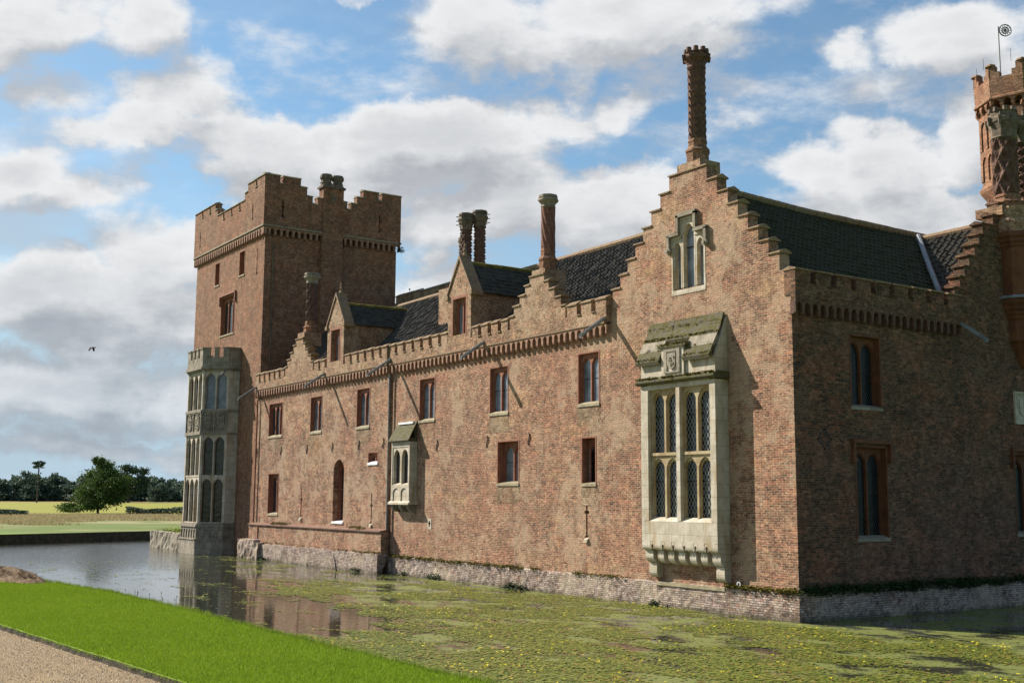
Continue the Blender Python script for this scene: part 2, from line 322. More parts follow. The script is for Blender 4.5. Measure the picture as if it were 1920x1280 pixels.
def window(fr, u0, u1, z0, z1, n, mat='terra', glass='glassl', rec=.2, label=None, sill='sill', hood=None, kind='point', transom=None, lining=True, **k):
    mb = MB()
    lw = .06
    if lining:
        mb.box(fr, u0 - .002, u0 + lw, -rec - .12, .012, z0, z1 + .002); mb.box(fr, u1 - lw, u1 + .002, -rec - .12, .012, z0, z1 + .002)
        mb.box(fr, u0 + lw - .001, u1 - lw + .001, -rec - .12, .010, z1 - lw, z1 + .001)
        ui0, ui1, zi1 = u0 + lw, u1 - lw, z1 - lw
    else: ui0, ui1, zi1 = u0, u1, z1
    lights_frame(mb, fr, ui0 + .002, ui1 - .002, z0, zi1 - .002, n, rec, kind=kind, transom=transom, **k)
    if hood:
        mb.box(fr, u0 - .16, u1 + .16, 0, .13, z1 + .07, z1 + .2)
        for a in (u0 - .16, u1 + .06): mb.box(fr, a, a + .1, 0, .12, z1 - .42, z1 + .071); mb.box(fr, a - .04, a + .14, 0, .14, z1 - .52, z1 - .418)
    w = mb.build('window', mat, castle)
    if label: w['label'] = label
    p = MB().box(fr, ui0 + .02, ui1 - .02, -rec - .2, -rec - .09, z0 + .03, zi1 - .03)
    p.build('pane', glass, w)
    MB().box(fr, ui0, ui1, -rec - .095, -rec - .075, (z0 * .5 + zi1 * .5) - .012, (z0 * .5 + zi1 * .5) + .012).build('glazing_bar', 'iron', w)
    if sill:
        MB().profile(fr, [(-rec - .1, z0 - .12), (.045, z0 - .12), (.045, z0 - .02), (-rec + .0, z0 + .07), (-rec - .1, z0 + .07)], u0 + .004, u1 - .004).build('sill', sill, w)
    return w

# ------------------------------------------------------------------ walls, facing the lawn
def loop_holes(u, z0, z1, cross=.62, w=.05, foot=True, cw=.14):
    zc = z0 + (z1 - z0) * cross; h = [(u - w, u + w, z0, z1), (u - cw, u + cw, zc - .05, zc + .05)]
    if foot: h.append((u - .11, u + .11, z0, z0 + .14))
    return h
up = [(-41.5, -39.41, 7.2, 9.18), (-35.5, -33.93, 7.2, 9.18), (-29.72, -28.2, 7.2, 9.2)]
upr = [(-23.3, -21.8, 7.22, 9.2), (-17.18, -15.7, 7.2, 9.18), (-10.92, -9.55, 7.2, 9.17)]
lo_l = [(-41.27, -39.65, 2.65, 5.02), (-28.3, -27.2, 5.35, 5.9)]
archw = (-32.32, -30.98, 2.35, 5.66)
lo_r = [(-16.54, -14.88, 4.25, 6.02), (-10.7, -9.77, 4.2, 5.95)]
orl = (-6.2, -3.1, 1.9, 7.4)
holes_l = up + lo_l + [archw] + loop_holes(-36.38, 2.44, 4.15) + loop_holes(-27.8, 2.27, 3.82) + [(-42.6, -42.46, 3.95, 4.2)]
holes_r = upr + lo_r + loop_holes(-10.37, 2.11, 3.74) + [(-22.19, -22.09, 2.3, 2.58), (-22.24, -22.04, 2.42, 2.5)]
for fr, u0, u1, hs in ((FL, -43.4, -26.1, holes_l), (FA, -26.1, -9.2, holes_r)):
    mb = MB(); mb.cells(fr, [(u0, u1, -1, 9.715)], hs, -.5, 0); mb.box(fr, u0, u1, -.5, -.2, 9.7, 10.1); mb.build('wall', 'brick', castle)
# corner block gable wall
GC = -4.6
steps = [(10.88, 4.6), (11.45, 4.15), (11.93, 3.7), (12.43, 3.27), (12.93, 2.83), (13.45, 2.38), (13.97, 1.93), (14.5, 1.43), (15.05, .95)]
rects = [(-9.2, -.002, -1, 10.72)]; pz = 10.72
for z, h in steps: rects.append((GC - h, min(GC + h, -.002), pz, z - .14)); pz = z - .14
gw = [(-5.42, -3.82, 10.8, 12.62), (-4.98, -4.27, 12.62, 13.25)]
def coping(mb, fr, u0, u1, z, d0, d1, h=.15, o=.05, ends=True):
    m = (d0 + d1) / 2
    mb.profile(fr, [(d0 - o, z), (d1 + o, z), (d1 + o, z + .05), (m + .02, z + h + random.uniform(-.02, .02)), (m - .02, z + h), (d0 - o, z + .05)], u0 - o * .5, u1 + o * .5)
def step_copings(mb, fr, c, st, d0, d1, umax=1e9):
    for i, (z, h) in enumerate(st):
        nh = st[i + 1][1] if i + 1 < len(st) else 0
        for sg in (-1, 1):
            a, b = sorted((c + sg * h, c + sg * (nh + .03))); b = min(b, umax)
            if b - a < .05 or i + 1 == len(st): continue
            coping(mb, fr, a - .04, b + .04, z - .14, d0, d1)
        if i + 1 == len(st): coping(mb, fr, c - h, c + h, z - .14, d0, d1)
mb = MB(); step_copings(mb, FA, GC, steps[1:], -.45, 0); coping(mb, FA, -9.2, -8.78, 10.74, -.45, 0); mb.m = [1] * len(mb.f); mb.cells(FA, rects, gw + [(-6.2, -3.1, 2.9, 7.4)], -.45, 0).build('gable_wall', ['brickg', 'cope'], castle, label='tall stepped gable of patchy red brick at the corner')

# parapets on arcaded corbel tables
def merl(u0, u1, zt, zl, pitch, gap):
    n = max(1, round((u1 - u0 + gap) / pitch)); p = (u1 - u0 + gap) / n
    return [(u0 + i * p, u0 + i * p + p - gap) for i in range(n)]
def corbel_table(mb, fr, u0, u1, z0, z1, pitch, d1, arch_h, back=0.0, z_top=None):
    n = round((u1 - u0) / pitch); p = (u1 - u0) / n
    for i in range(n):
        a = u0 + i * p; zt = z1; q = p * .17
        mb.prism(fr, comb_poly(a, a + p, z_top or z1 + .06, z1 - arch_h, [(a + q, a + p - q, z1 - p * .42, 'round', p * .36)]), back + .0, d1)
        # corbel foot under each pier
        mb.profile(fr, [(back - .01, z1 - arch_h), (d1 - .005, z1 - arch_h), (d1 - .02, z1 - arch_h - .05), (back + .06, z0), (back - .01, z0)], a - q * .9, a + q * .9)
CG_L, CG_R = -36.85, -13.4
sideL = [(11.2, 1.95), (11.6, 1.65), (11.98, 1.22), (12.35, .82), (12.68, .5)]
def parapet(fr, u0, u1, segs, gabs, zb=10.08, zl=10.6, zt=11.02):
    r = [(u0, u1, zb, zl)]; cp = MB()
    for a, b in segs:
        for m0, m1 in merl(a, b, zt, zl, .8, .27):
            r.append((m0, m1, zl, zt)); coping(cp, fr, m0, m1, zt, -.25, .2, h=.17, o=.045)
            
        for m0, m1 in merl(a, b, zt, zl, .8, .27)[:-1]: cp.profile(fr, [(-.27, zl), (.25, zl - .02), (.25, zl + .02), (.0, zl + .07), (-.27, zl + .07)], m1 + .004, m1 + .266)
    for c in gabs:
        pz = zl
        for z, h in sideL: r.append((c - h, c + h, pz, z - .1)); pz = z - .1
        step_copings(cp, fr, c, [(z + .04, h) for z, h in sideL], -.25, .2)
    cp.m = [1] * len(cp.f); cp.mi = 0; cp.cells(fr, r, [], -.25, .2).build('parapet', ['brick', 'cope'], castle)
parapet(FL, -43.4, -26.1, [(-43.35, -38.95), (-34.75, -33.35), (-30.85, -26.12)], [CG_L])
parapet(FA, -26.098, -8.9, [(-26.05, -20.45), (-18.35, -15.5), (-11.35, -8.9)], [CG_R])
for fr, a, b in ((FL, -43.4, -26.1), (FA, -26.1, -8.9)):
    mb = MB(); corbel_table(mb, fr, a, b, 9.64, 10.05, .377, .197, .34, back=-.02); mb.build('corbel_table', 'corb', castle)
    MB().box(fr, a, b, -.01, .235, 10.09, 10.14).build('string_course', 'cope', castle)

# windows of the long front
for i, (a, b, c, d) in enumerate(up): window(FL, a, b, c, d, 3 if i == 0 else 2, glass='glass' if i == 0 else 'glassl', rec=.13)
for a, b, c, d in upr: window(FA, a, b, c, d, 2, glass='glassl', rec=.13)
window(FL, *lo_l[0], 2, glass='glass', rec=.22); window(FL, *lo_l[1], 2, glass='glass', rec=.15, sill='white', head=.05)
window(FA, *lo_r[0], 2, glass='glassw', rec=.3, label='two light terracotta window with white inner shutters'); w6 = window(FA, *lo_r[1], 1, glass='glass', rec=.3, label='narrow terracotta window with its leaded casement swung open')
MB().add([FA.P(-10.6, -.32, 4.3), FA.P(-10.28, -.08, 4.3), FA.P(-10.28, -.08, 5.45), FA.P(-10.6, -.32, 5.45), FA.P(-10.585, -.335, 4.3), FA.P(-10.265, -.095, 4.3), FA.P(-10.265, -.095, 5.45), FA.P(-10.585, -.335, 5.45)],
    [(0, 1, 2, 3), (7, 6, 5, 4), (0, 4, 5, 1), (1, 5, 6, 2), (2, 6, 7, 3), (3, 7, 4, 0)]).build('casement', 'glassl', w6)
# tall round headed window
mb = MB(); a, b, c, d = archw; mb.prism(FL, comb_poly(a, b, d + .001, c, [(a + .04, b - .04, d - .66, 'round', .6)]), -.3, -.003); ow = mb.build('window', 'brick', castle, label='tall round headed window in a deep brick reveal')
mb = MB(); mb.prism(FL, comb_poly(a + .05, b - .05, d - .002, c, [(a + .16, b - .16, d - .78, 'round', .56)]), -.45, -.303); mb.build('frame', 'terra', ow)
MB().box(FL, a + .1, b - .1, -.5, -.44, c, d - .1).build('pane', 'glass', ow); MB().box(FL, a + .1, b - .1, -.44, -.36, 4.0, 4.07).build('glazing_bar', 'terra', ow)
MB().profile(FL, [(-.4, c - .1), (.05, c - .1), (.05, c), (-.4, c + .08)], a, b).build('sill', 'white', ow)
# pale repairs under the sills, proud brickwork
for fr, (a, b, c, d) in [(FL, w) for w in up] + [(FA, w) for w in upr + lo_r]:
    mb = MB(); z = c - .13
    for k in range(7):
        zz = z - .1 * (k + 1); mb.box(fr, a + random.uniform(-.05, .1), b - random.uniform(-.05, .1) - .0, .001, .006 + .002 * (k % 2), zz, zz + .1)
    mb.build('sill_repair', 'sillbrick' if 'sillbrick' in MT else 'sill', castle)
# slit stones, keyhole, tie irons
for fr, u, z in ((FA, -10.37, 2.11), (FL, -36.38, 2.44), (FL, -27.8, 2.27)):
    MB().profile(fr, [(-.1, z - .08), (.09, z - .1), (.07, z), (-.1, z + .12)], u - .11, u + .11).build('loop_sill', 'stone', castle)
MB().cells(FA, [(-22.3, -21.98, 2.2, 2.68)], [(-22.19, -22.09, 2.3, 2.58), (-22.24, -22.04, 2.42, 2.5)], -.05, .015).build('keyhole_stone', 'stone', castle)
def tie(fr, u, z, h=.5):
    mb = MB(); pts = [(u + .06 * math.sin(-2 * math.pi * t), z + h * (t - .5)) for t in [i / 10 for i in range(11)]]
    for (a, b), (c, d) in zip(pts[:-1], pts[1:]): mb.tube(fr.P(a, .03, b), fr.P(c, .03, d), .022)
    mb.build('wall_tie', 'iron', castle)
for fr, u in ((FA, -21.56), (FA, -17.29), (FA, -14.17), (FL, -43.2), (FL, -39.45), (FL, -35.78), (FL, -32.48), (FL, -29.33), (FL, -26.64)): tie(fr, u, 6.0 if fr is FA else 6.28)
# lead spouts
def spout(fr, u, z0=10.3, l=1.25, dz=.85):
    mb = MB(); w = .07; P = fr.P
    for (w0, w1, o0, o1) in ((-w, -w + .015, 0, .13), (w - .015, w, 0, .13), (-w, w, 0, .015)):
        p = []
        for zz in (o0, o1):
            for uu, d, z in ((w0, .1, z0), (w1, .1, z0), (w1, .1 + l, z0 - dz), (w0, .1 + l, z0 - dz)): p.append(P(u + uu, d, z + zz))
        mb.hexa(p)
    mb.build('rainwater_spout', 'lead', castle)
for fr, u in ((FL, -43.2), (FL, -33.33), (FL, -25.9), (FA, -17.37), (FA, -9.0)): spout(fr, u)
spout(FB, 8.25, 9.72, 1.05, .75)
MB().tube(FL.P(-43.1, .12, 9.5), FL.P(-43.1, .12, 2.1), .05).build('drainpipe', 'terra', castle)
MB().tube(FL.P(-26.02, .06, 9.6), FL.P(-26.02, .06, 2.1), .05).build('drainpipe', 'leadd', castle)

# ------------------------------------------------------------------ plinths and low wall
def rough_strip(name, fr, u0, u1, z0, z1, d0, d1, mat, du=.22, amp=.05, top_amp=.08, parent=castle):
    mb = MB(); n = int((u1 - u0) / du); nz = 7; vs = []; rr = random.Random(int(abs(u0) * 10) + len(name))
    for i in range(n + 1):
        u = u0 + (u1 - u0) * i / n; tz = z1 + rr.uniform(-top_amp, top_amp) * .7
        for j in range(nz + 1):
            vs.append(fr.P(u, d1 + rr.uniform(-amp, amp) * (1 if j else .5), z0 + (tz - z0) * j / nz))
        vs.append(fr.P(u, d1 * .6, tz + .03)); vs.append(fr.P(u, d0, tz + .05))
    m = nz + 3; fs = [(i * m + j, (i + 1) * m + j, (i + 1) * m + j + 1, i * m + j + 1) for i in range(n) for j in range(m - 1)]
    fs += [tuple(range(m)), tuple(n * m + j for j in range(m - 1, -1, -1))]
    mb.add(vs, fs); return mb.build(name, mat, parent)
rough_strip('plinth', FA, -25.9, .1, -.6, .8, -.05, .1, 'plinth', amp=.015, top_amp=.05)
rough_strip('plinth', FB, -.1, 16, -.6, .84, -.05, .1, 'plinth', amp=.02, top_amp=.06)
rough_strip('plinth', FL, -43.3, -25.9, -.6, .9, -.05, .6, 'plinth', amp=.01, top_amp=.07)
rough_strip('footing', FL, -43.9, -40.6, -.6, 1.0, -.05, .8, 'plinth', du=.25, amp=.06, top_amp=.22)
lw = MB().box(FL, -43.1, -25.95, -.02, .4, .5, 1.98).build('low_wall', 'brick', castle)
mb = MB(); u = -43.1
while u < -26.0:
    mb.profile(FL, [(-.02, 1.985), (.48, 1.965 + random.uniform(-.008, .008)), (.48, 2.02), (-.02, 2.11)], u, u + .235); u += .245
mb.build('tile_coping', 'tile_pink', lw)
MB().box(FL, -41.7, -41.6, .4, .45, .9, 1.97).build('downpipe', 'terra', castle)

# ------------------------------------------------------------------ wall facing right (shaded)
wb = [(2.6, 4.12, 6.6, 8.92), (2.7, 4.27, 2.45, 5.35), (11.2, 12.9, 2.5, 5.33)]
GB = 12.0
gst = [(11.15, 3.78), (11.57, 3.45), (11.98, 3.15), (12.4, 2.85), (12.83, 2.5), (13.25, 2.2), (13.68, 1.95), (14.1, 1.3), (14.6, .95)]
rects = [(.003, 8.28, -1, 9.36), (8.28, 16, -1, 10.7)]; pz = 10.7
for z, h in gst: rects.append((GB - h, GB + h, pz, z - .14)); pz = z - .14
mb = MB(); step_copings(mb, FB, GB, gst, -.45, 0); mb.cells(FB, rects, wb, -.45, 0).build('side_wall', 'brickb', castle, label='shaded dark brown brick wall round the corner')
r = [(-.03, 8.28, 9.9, 10.28)]; cp = MB()
for a, b in merl(-.03, 8.26, 0, 0, .955, .24): r.append((a, b, 10.28, 10.68)); coping(cp, FB, a, b, 10.68, -.25, .2, h=.12); cp.profile(FB, [(-.27, 10.28), (.25, 10.28), (0, 10.36), (-.27, 10.36)], b, b + .24)
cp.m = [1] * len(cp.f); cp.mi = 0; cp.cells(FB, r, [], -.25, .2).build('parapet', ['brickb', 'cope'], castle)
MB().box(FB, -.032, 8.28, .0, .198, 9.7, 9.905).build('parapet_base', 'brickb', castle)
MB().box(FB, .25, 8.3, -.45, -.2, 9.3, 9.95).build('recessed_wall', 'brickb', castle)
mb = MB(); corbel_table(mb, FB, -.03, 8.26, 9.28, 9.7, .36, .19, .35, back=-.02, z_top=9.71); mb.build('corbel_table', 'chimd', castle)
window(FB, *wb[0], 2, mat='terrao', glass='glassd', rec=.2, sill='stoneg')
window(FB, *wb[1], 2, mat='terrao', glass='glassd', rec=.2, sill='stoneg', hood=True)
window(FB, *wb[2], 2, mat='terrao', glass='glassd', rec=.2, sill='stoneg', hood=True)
# heraldic plaque and diaper diamond
pq = MB().cells(FB, [(11.38, 12.5, 6.38, 7.56)], [(11.47, 12.41, 6.47, 7.47)], -.02, .06).build('heraldic_plaque', 'stone', castle)
def shield(mb, fr, u, z, w, h, d):
    pts = [(u - w / 2, z + h / 2), (u + w / 2, z + h / 2)] + [(u + w / 2 * math.cos(t), z - h * .1 - h * .4 * math.sin(t)) for t in [math.pi * k / 8 for k in range(0, 9)]]
    pts = [(u - w / 2, z + h / 2), (u, z + h * .42), (u + w / 2, z + h / 2), (u + w / 2, z - h * .1)] + pts[3:-1] + [(u - w / 2, z - h * .1)]
    mb.prism(fr, pts, d, d + .05)
    for k in range(9): uu = u + random.uniform(-.3, .3) * w; zz = z + random.uniform(-.25, .35) * h; mb.ring((0, 0), [(.001, 0)], 3) if False else mb.box(fr, uu - w * .06, uu + w * .06, d + .045, d + .075, zz - h * .06, zz + h * .06)
mb = MB(); mb.box(FB, 11.46, 12.42, -.01, .012, 6.46, 7.48); shield(mb, FB, 11.94, 6.98, .5, .62, .012)
for s_ in (-1, 1):
    for k in range(6): t_ = k / 5; mb.box(FB, 11.94 + s_ * (.36 + .05 * math.sin(t_ * 6)) - .03, 11.94 + s_ * (.36 + .05 * math.sin(t_ * 6)) + .03, .012, .045, 6.6 + t_ * .66, 6.7 + t_ * .66)
mb.build('shield', 'stone', pq)
mb = MB()
for k in range(5):
    for sg in (-1, 1):
        for su in (-1, 1): mb.box(FB, 1.32 + su * k * .075 - .045, 1.32 + su * k * .075 + .045, .001, .004, 5.5 + sg * (4 - k) * .075 - .028, 5.5 + sg * (4 - k) * .075 + .028)
mb.build('diaper_pattern', 'iron', castle)

# ------------------------------------------------------------------ gable window (stone, stepped)
mb = MB(); rec = .12
lg = [(-5.4, -4.97, 10.86, 12.6), (-4.95, -4.3, 10.86, 13.22), (-4.28, -3.84, 10.86, 12.6)]
for i, (a, b, c, d) in enumerate(lg):
    jw = .055; r_ = (b - a - 2 * jw) * .75
    mb.prism(FA, comb_poly(a, b, d + .0, c, [(a + jw, b - jw, d - .1 - r_, 'point', r_)]), -.15, -.03)
    mb.prism(FA, comb_poly(a + .003, b - .003, d - .003, c, [(a + jw + .02, b - jw - .02, d - .14 - r_, 'point', r_ * .9)]), -.2, -.13)
mb.profile(FA, [(-.35, 10.62), (.02, 10.62), (.02, 10.78), (-.3, 10.9), (-.35, 10.9)], -5.47, -3.77)
for a, b, c, d in ((-5.47, -5.4, 10.78, 12.68), (-3.84, -3.77, 10.78, 12.68), (-5.03, -4.95, 12.6, 13.31), (-4.3, -4.22, 12.6, 13.31)): mb.box(FA, a, b, -.2, .012, c, d)
for a, b, z in ((-5.4, -4.95, 12.6), (-4.3, -3.84, 12.6), (-4.95, -4.3, 13.22)): mb.box(FA, a, b, -.2, .01, z, z + .09)
gwin = mb.build('gable_window', 'stone', castle, label='three light stone window stepped up in the middle under a hood mould')
mb = MB()
for a, b, c, d in ((-5.58, -5.0, 12.7, 12.82), (-5.12, -4.13, 13.33, 13.47), (-4.25, -3.62, 12.7, 12.82), (-5.12, -5.0, 12.8, 13.4), (-4.25, -4.13, 12.8, 13.4), (-5.6, -5.48, 12.3, 12.75), (-3.74, -3.62, 12.3, 12.75)): mb.box(FA, a, b, -.01, .13, c, d)
for u in (-5.54, -3.68):
    k = len(mb.v); mb.prism(FA, [(u + .13 * math.cos(t), 12.22 + .13 * math.sin(t)) for t in [math.pi * 2 * q / 10 for q in range(10)]], 0, .15); mb.prism(FA, [(u + .06 * math.cos(t), 12.22 + .06 * math.sin(t)) for t in [math.pi * 2 * q / 8 for q in range(8)]], .14, .19)
mb.build('hood_mould', 'stoneg', gwin)
MB().box(FA, -5.38, -3.86, -.3, -.2, 10.88, 12.5).box(FA, -4.93, -4.32, -.3, -.201, 12.5, 13.15).build('pane', 'glassl', gwin)
MB().box(FA, -4.9, -4.35, -.2, -.17, 12.24, 12.28).build('glazing_bar', 'iron', gwin)

# ------------------------------------------------------------------ big stone oriel
D = .57; O = MB(); U0, U1 = -6.52, -2.83
bays = [(-6.14, -4.7), (-4.56, -3.12)]; TR = MB()
# side cheeks, corner posts, front head and apron
O.box(FA, U0, U0 + .16, .001, D, 2.2, 7.5); O.box(FA, U1 - .16, U1, .001, D, 2.2, 7.5)
O.box(FA, U0 + .16, -6.16, D - .3, D - .002, 2.9, 7.5); O.box(FA, -3.1, U1 - .16, D - .3, D - .002, 2.9, 7.5)
O.box(FA, -4.72, -4.54, D - .32, D + .002, 2.9, 7.45)
O.box(FA, -6.17, -3.09, D - .3, D - .003, 7.35, 7.52)
O.profile(FA, [(.001, 2.2), (D - .004, 2.2), (D - .004, 2.88), (D - .2, 3.02), (.001, 3.02)], U0 + .16, U1 - .16)
for (a, b) in bays:
    for zb, zt in ((3.0, 5.1), (5.18, 7.36)):
        m_ = (a + b) / 2; w_ = .045
        for p, q in ((a, m_), (m_, b)):
            w = q - p; r_ = .34
            TR.prism(FA, comb_poly(p, q, zt, zb, [(p + w_, q - w_, zt - .06 - r_, 'point', r_)]), D - .24, D - .14)
            r2 = r_ * .8; TR.prism(FA, comb_poly(p + .002, q - .002, zt - .002, zb, [(p + w_ + .025, q - w_ - .025, zt - .16 - r2, 'point', r2)]), D - .28, D - .2)
    TR.box(FA, a, b, D - .31, D - .08, 5.09, 5.19)
ori = O.build('oriel_window', 'stone', castle, label='large pale limestone oriel with eight leaded lights and a mossy sloping roof')
TR.build('mullions', 'stoney', ori)
P_ = MB()
for a, b in bays: P_.box(FA, a + .03, b - .03, D - .4, D - .28, 3.0, 7.3)
P_.build('pane', 'glasso', ori)
for a, b in bays:
    for z in (4.2, 6.4): MB().box(FA, a, b, D - .285, D - .265, z, z + .03).build('saddle_bar', 'iron', ori)
mb = MB(); mb.profile(FA, [(.0, 7.52), (D + .1, 7.52), (D + .16, 7.6), (D + .16, 7.66), (D + .02, 7.76), (0, 7.76)], U0 - .1, U1 + .1); mb.build('cornice', 'mossroof', ori)
mb = MB(); mb.box(FA, U0 + .0, U1, 0, D - .02, 7.75, 8.28)
mb.profile(FA, [(0, 8.2), (D - .021, 8.2), (0.0, 9.55)], U1 - .16, U1 - .001); mb.profile(FA, [(0, 8.2), (D - .021, 8.2), (0.0, 9.55)], U0 + .001, U0 + .16)
mb.box(FA, -5.36, -4.24, .3, D + .06, 7.76, 8.72); mb.build('attic', 'stone', ori)
mb = MB(); L = 4
nb = [(-6.62, -5.4), (-4.2, -2.9)]
for k in range(4):
    d0, d1 = D + .12 - k * .19, D + .12 - (k + 1) * .19; z0, z1 = 8.22 + k * .36, 8.22 + (k + 1) * .36
    mb.mi = 1 if k == 1 else 0
    for a, b in (nb if k < 2 else [(-6.62 + .0, -2.9)]):
        u = a
        while u < b - .02:
            w = min(random.uniform(.5, .9), b - u) if k % 2 else b - u
            e = random.uniform(-.015, .015)
            mb.profile(FA, [(d0 + e, z0 - .03), (d0 + e + .05, z0 + .09), (max(d1, .01) + .05, z1 + .09), (max(d1, .0), z1 - .04)], u + .004, u + w - .004); u += w
mb.mi = 0; mb.box(FA, -5.5, -4.1, .1, D + .12, 8.72, 8.8); mb.build('roof', ['mossroof', 'stoneg'], ori)
mb = MB(); mb.cells(FA, [(-5.2, -4.4, 7.85, 8.66)], [(-5.05, -4.55, 7.9, 8.58)], D + .058, D + .1); shield(mb, FA, -4.8, 8.25, .4, .55, D + .062); mb.build('carved_shield', 'stoneg', ori)
# corbelled foot: seven quarter-round brackets with pierced gaps
mb = MB(); cu = [-6.52, -5.99 + .0, -5.46, -4.94, -4.38, -3.86, -3.34, -2.83]
gaps = [-5.99, -5.46, -4.94, -4.4, -3.87, -3.34]
def qr(d, z, r, n=5): return [(d - r + r * math.cos(t), z + r - r * math.sin(t)) for t in [math.pi / 2 * i / n for i in range(n + 1)]]
eds = [U0] + gaps + [U1]
for i in range(7):
    a = eds[i] + (.095 if i else 0); b = eds[i + 1] - (.095 if i < 6 else 0)
    mb.profile(FA, [(0, 2.21)] + [(D, 2.21)] + qr(D, 1.9, .14) + [(0, 1.9)], a, b)
    a2 = a + .02; b2 = b - .02
    mb.profile(FA, [(0, 1.895)] + [(D - .14, 1.895)] + qr(D - .14, 1.48, .22) + [(0, 1.48)], a2, b2)
    if i in (0, 6): mb.profile(FA, [(0, 1.475), (D - .3, 1.475)] + qr(D - .3, .98, .2) + [(0, .98)], a2, b2)
for g_ in gaps: mb.prism(FA, comb_poly(g_ - .08, g_ + .08, 2.208, 1.95, [(g_ - .055, g_ + .055, 2.06, 'round', .06)]), .1, D - .004)
mb.build('corbel', 'stone', ori)
MB().box(FA, -6.3, -3.0, 0, .14, .72, .83).build('ledge', 'sill', ori)

# small stone oriel
D2 = .41; U0, U1 = -25.2, -23.42; O = MB()
O.box(FA, U0, U0 + .1, 0, D2, 3.42, 6.25); O.box(FA, U1 - .1, U1, 0, D2, 3.42, 6.25); O.box(FA, U0 + .1, U1 - .1, D2 - .2, D2 - .003, 6.0, 6.25); O.box(FA, U0 + .1, U1 - .1, 0, D2 - .05, 3.42, 4.2)
m_ = (U0 + U1) / 2
for p, q in ((U0 + .1, m_), (m_, U1 - .1)):
    O.prism(FA, comb_poly(p, q, 6.02, 4.3, [(p + .08, q - .08, 5.55, 'point', .38)]), D2 - .2, D2 - .03)
    O.prism(FA, comb_poly(p, q, 4.2, 3.5, [(p + .08, q - .08, 3.9, 'point', .2)]), D2 - .06, D2 - .006)
O.profile(FA, [(0, 4.18), (D2 - .02, 4.18), (D2 - .02, 4.24), (D2 - .2, 4.32), (0, 4.32)], U0 + .1, U1 - .1)
O.profile(FA, [(0, 3.3), (D2 + .1, 3.3), (D2 + .1, 3.38), (D2, 3.46), (0, 3.46)], U0 - .12, U1 + .12)
so = O.build('small_oriel_window', 'stone', castle, label='narrow pale stone oriel with two lights and a mossy tiled cap')
MB().box(FA, U0 + .1, U1 - .1, D2 - .27, D2 - .19, 4.25, 6.0).build('pane', 'glass', so)
mb = MB()
for k in range(5): d0, d1 = D2 + .12 - k * .105, D2 + .12 - (k + 1) * .105; mb.profile(FA, [(d0, 6.25 + k * .18), (d0 + .03, 6.3 + k * .18), (d1 + .02, 6.5 + k * .18), (max(0, d1), 6.4 + k * .18)], U0 - .12 + k * .03 + random.uniform(-.02, .02), U1 + .12 - k * .03 + random.uniform(-.02, .02))
mb.box(FA, U0, U1, 0, D2 - .01, 6.24, 6.4); mb.prism(FA, [(U1 - .1, 6.3), (U1, 6.3), (U1 - .15, 7.1), (U1 - .25, 7.1)], 0, .12); mb.build('roof', 'mossroof', so)
MB().box(FA, U0 + .15, U1 - .2, 0, .16, 7.1, 7.2).build('flashing', 'white', so)
mb = MB()
for a, b in ((U0, U0 + .25), (U1 - .25, U1), (m_ - .1, m_ + .1)): mb.profile(FA, [(0, 3.31), (D2, 3.31)] + qr(D2, 2.96, .3) + [(0, 2.96)], a, b)
mb.prism(FA, comb_poly(U0 + .2, U1 - .2, 3.3, 3.0, [(U0 + .3, m_ - .08, 3.05, 'round', .2), (m_ + .08, U1 - .3, 3.05, 'round', .2)]), 0, D2 - .12)
mb.build('corbel', 'stoneg', so)

# ------------------------------------------------------------------ roofs
def pantiles(name, p0, a, s, L, H, mat, pitch=.24, course=.31, hh=.038, st=.04, parent=castle, sag=0.0, amp=.012):
    p0, a, s = Vector(p0), Vector(a).normalized(), Vector(s).normalized(); n = a.cross(s).normalized()
    if n.z < 0: n = -n
    a_, s_, n_, p_ = (np.array(x) for x in (a, s, n, p0)); nu = int(L / pitch); k = 7
    u = (np.arange(nu * k + 1) / k); ph = u % 1.0
    prof = hh * (np.cos(2 * np.pi * ph) + .35 * np.cos(4 * np.pi * ph + .9)); u = u * pitch
    nc = int(H / course); vv = []; ho = []
    for c in range(nc): vv += [c * course, (c + 1) * course - .002]; ho += [st, 0.0]
    vv = np.array(vv); ho = np.array(ho)
    tj = RNG.normal(0, amp, (nc, nu + 1)); jit = np.repeat(tj[:, np.minimum((np.arange(nu * k + 1)) // k, nu)], 2, axis=0)
    # droop of the tile's lower edge follows the roll
    Hh = prof[None, :] + ho[:, None] + jit + sag * np.sin(np.pi * u / L)[None, :] * -1 + .03 * np.sin(u * .9 + 1)[None, :] * np.sin(vv * .8)[:, None]
    V = p_ + a_ * u[None, :, None] + s_ * (vv[:, None, None]) + n_ * Hh[:, :, None]
    nv = len(u); R = len(vv); V = V.reshape(-1, 3)
    i = np.arange(nv - 1); fs = []
    for r_ in range(R - 1): b0 = r_ * nv; fs.append(np.stack([b0 + i, b0 + i + 1, b0 + nv + i + 1, b0 + nv + i], 1))
    F = np.concatenate(fs)
    me = bpy.data.meshes.new(name); me.from_pydata(V.tolist(), [], F.tolist()); me.materials.append(MT[mat])
    nf = len(F); sm = np.ones(nf, bool); me.polygons.foreach_set('use_smooth', sm); 
    me.update(); o = bpy.data.objects.new(name, me); COL.objects.link(o); o.parent = parent
    md = o.modifiers.new('es', 'EDGE_SPLIT'); md.split_angle = rad(40); return o
q = math.sqrt(.5)
def ridge(a, b, r=.13, mat='cope', parent=castle, name='ridge_tiles'):
    mb = MB(); a, b = Vector(a), Vector(b); n = int((b - a).length / .4); 
    for i in range(n):
        p, q_ = a.lerp(b, i / n), a.lerp(b, (i + .97) / n); rr = r + random.uniform(-.01, .01); mb.tube(p, q_, rr, rr * .93, 8)
    mb.build(name, mat, parent)
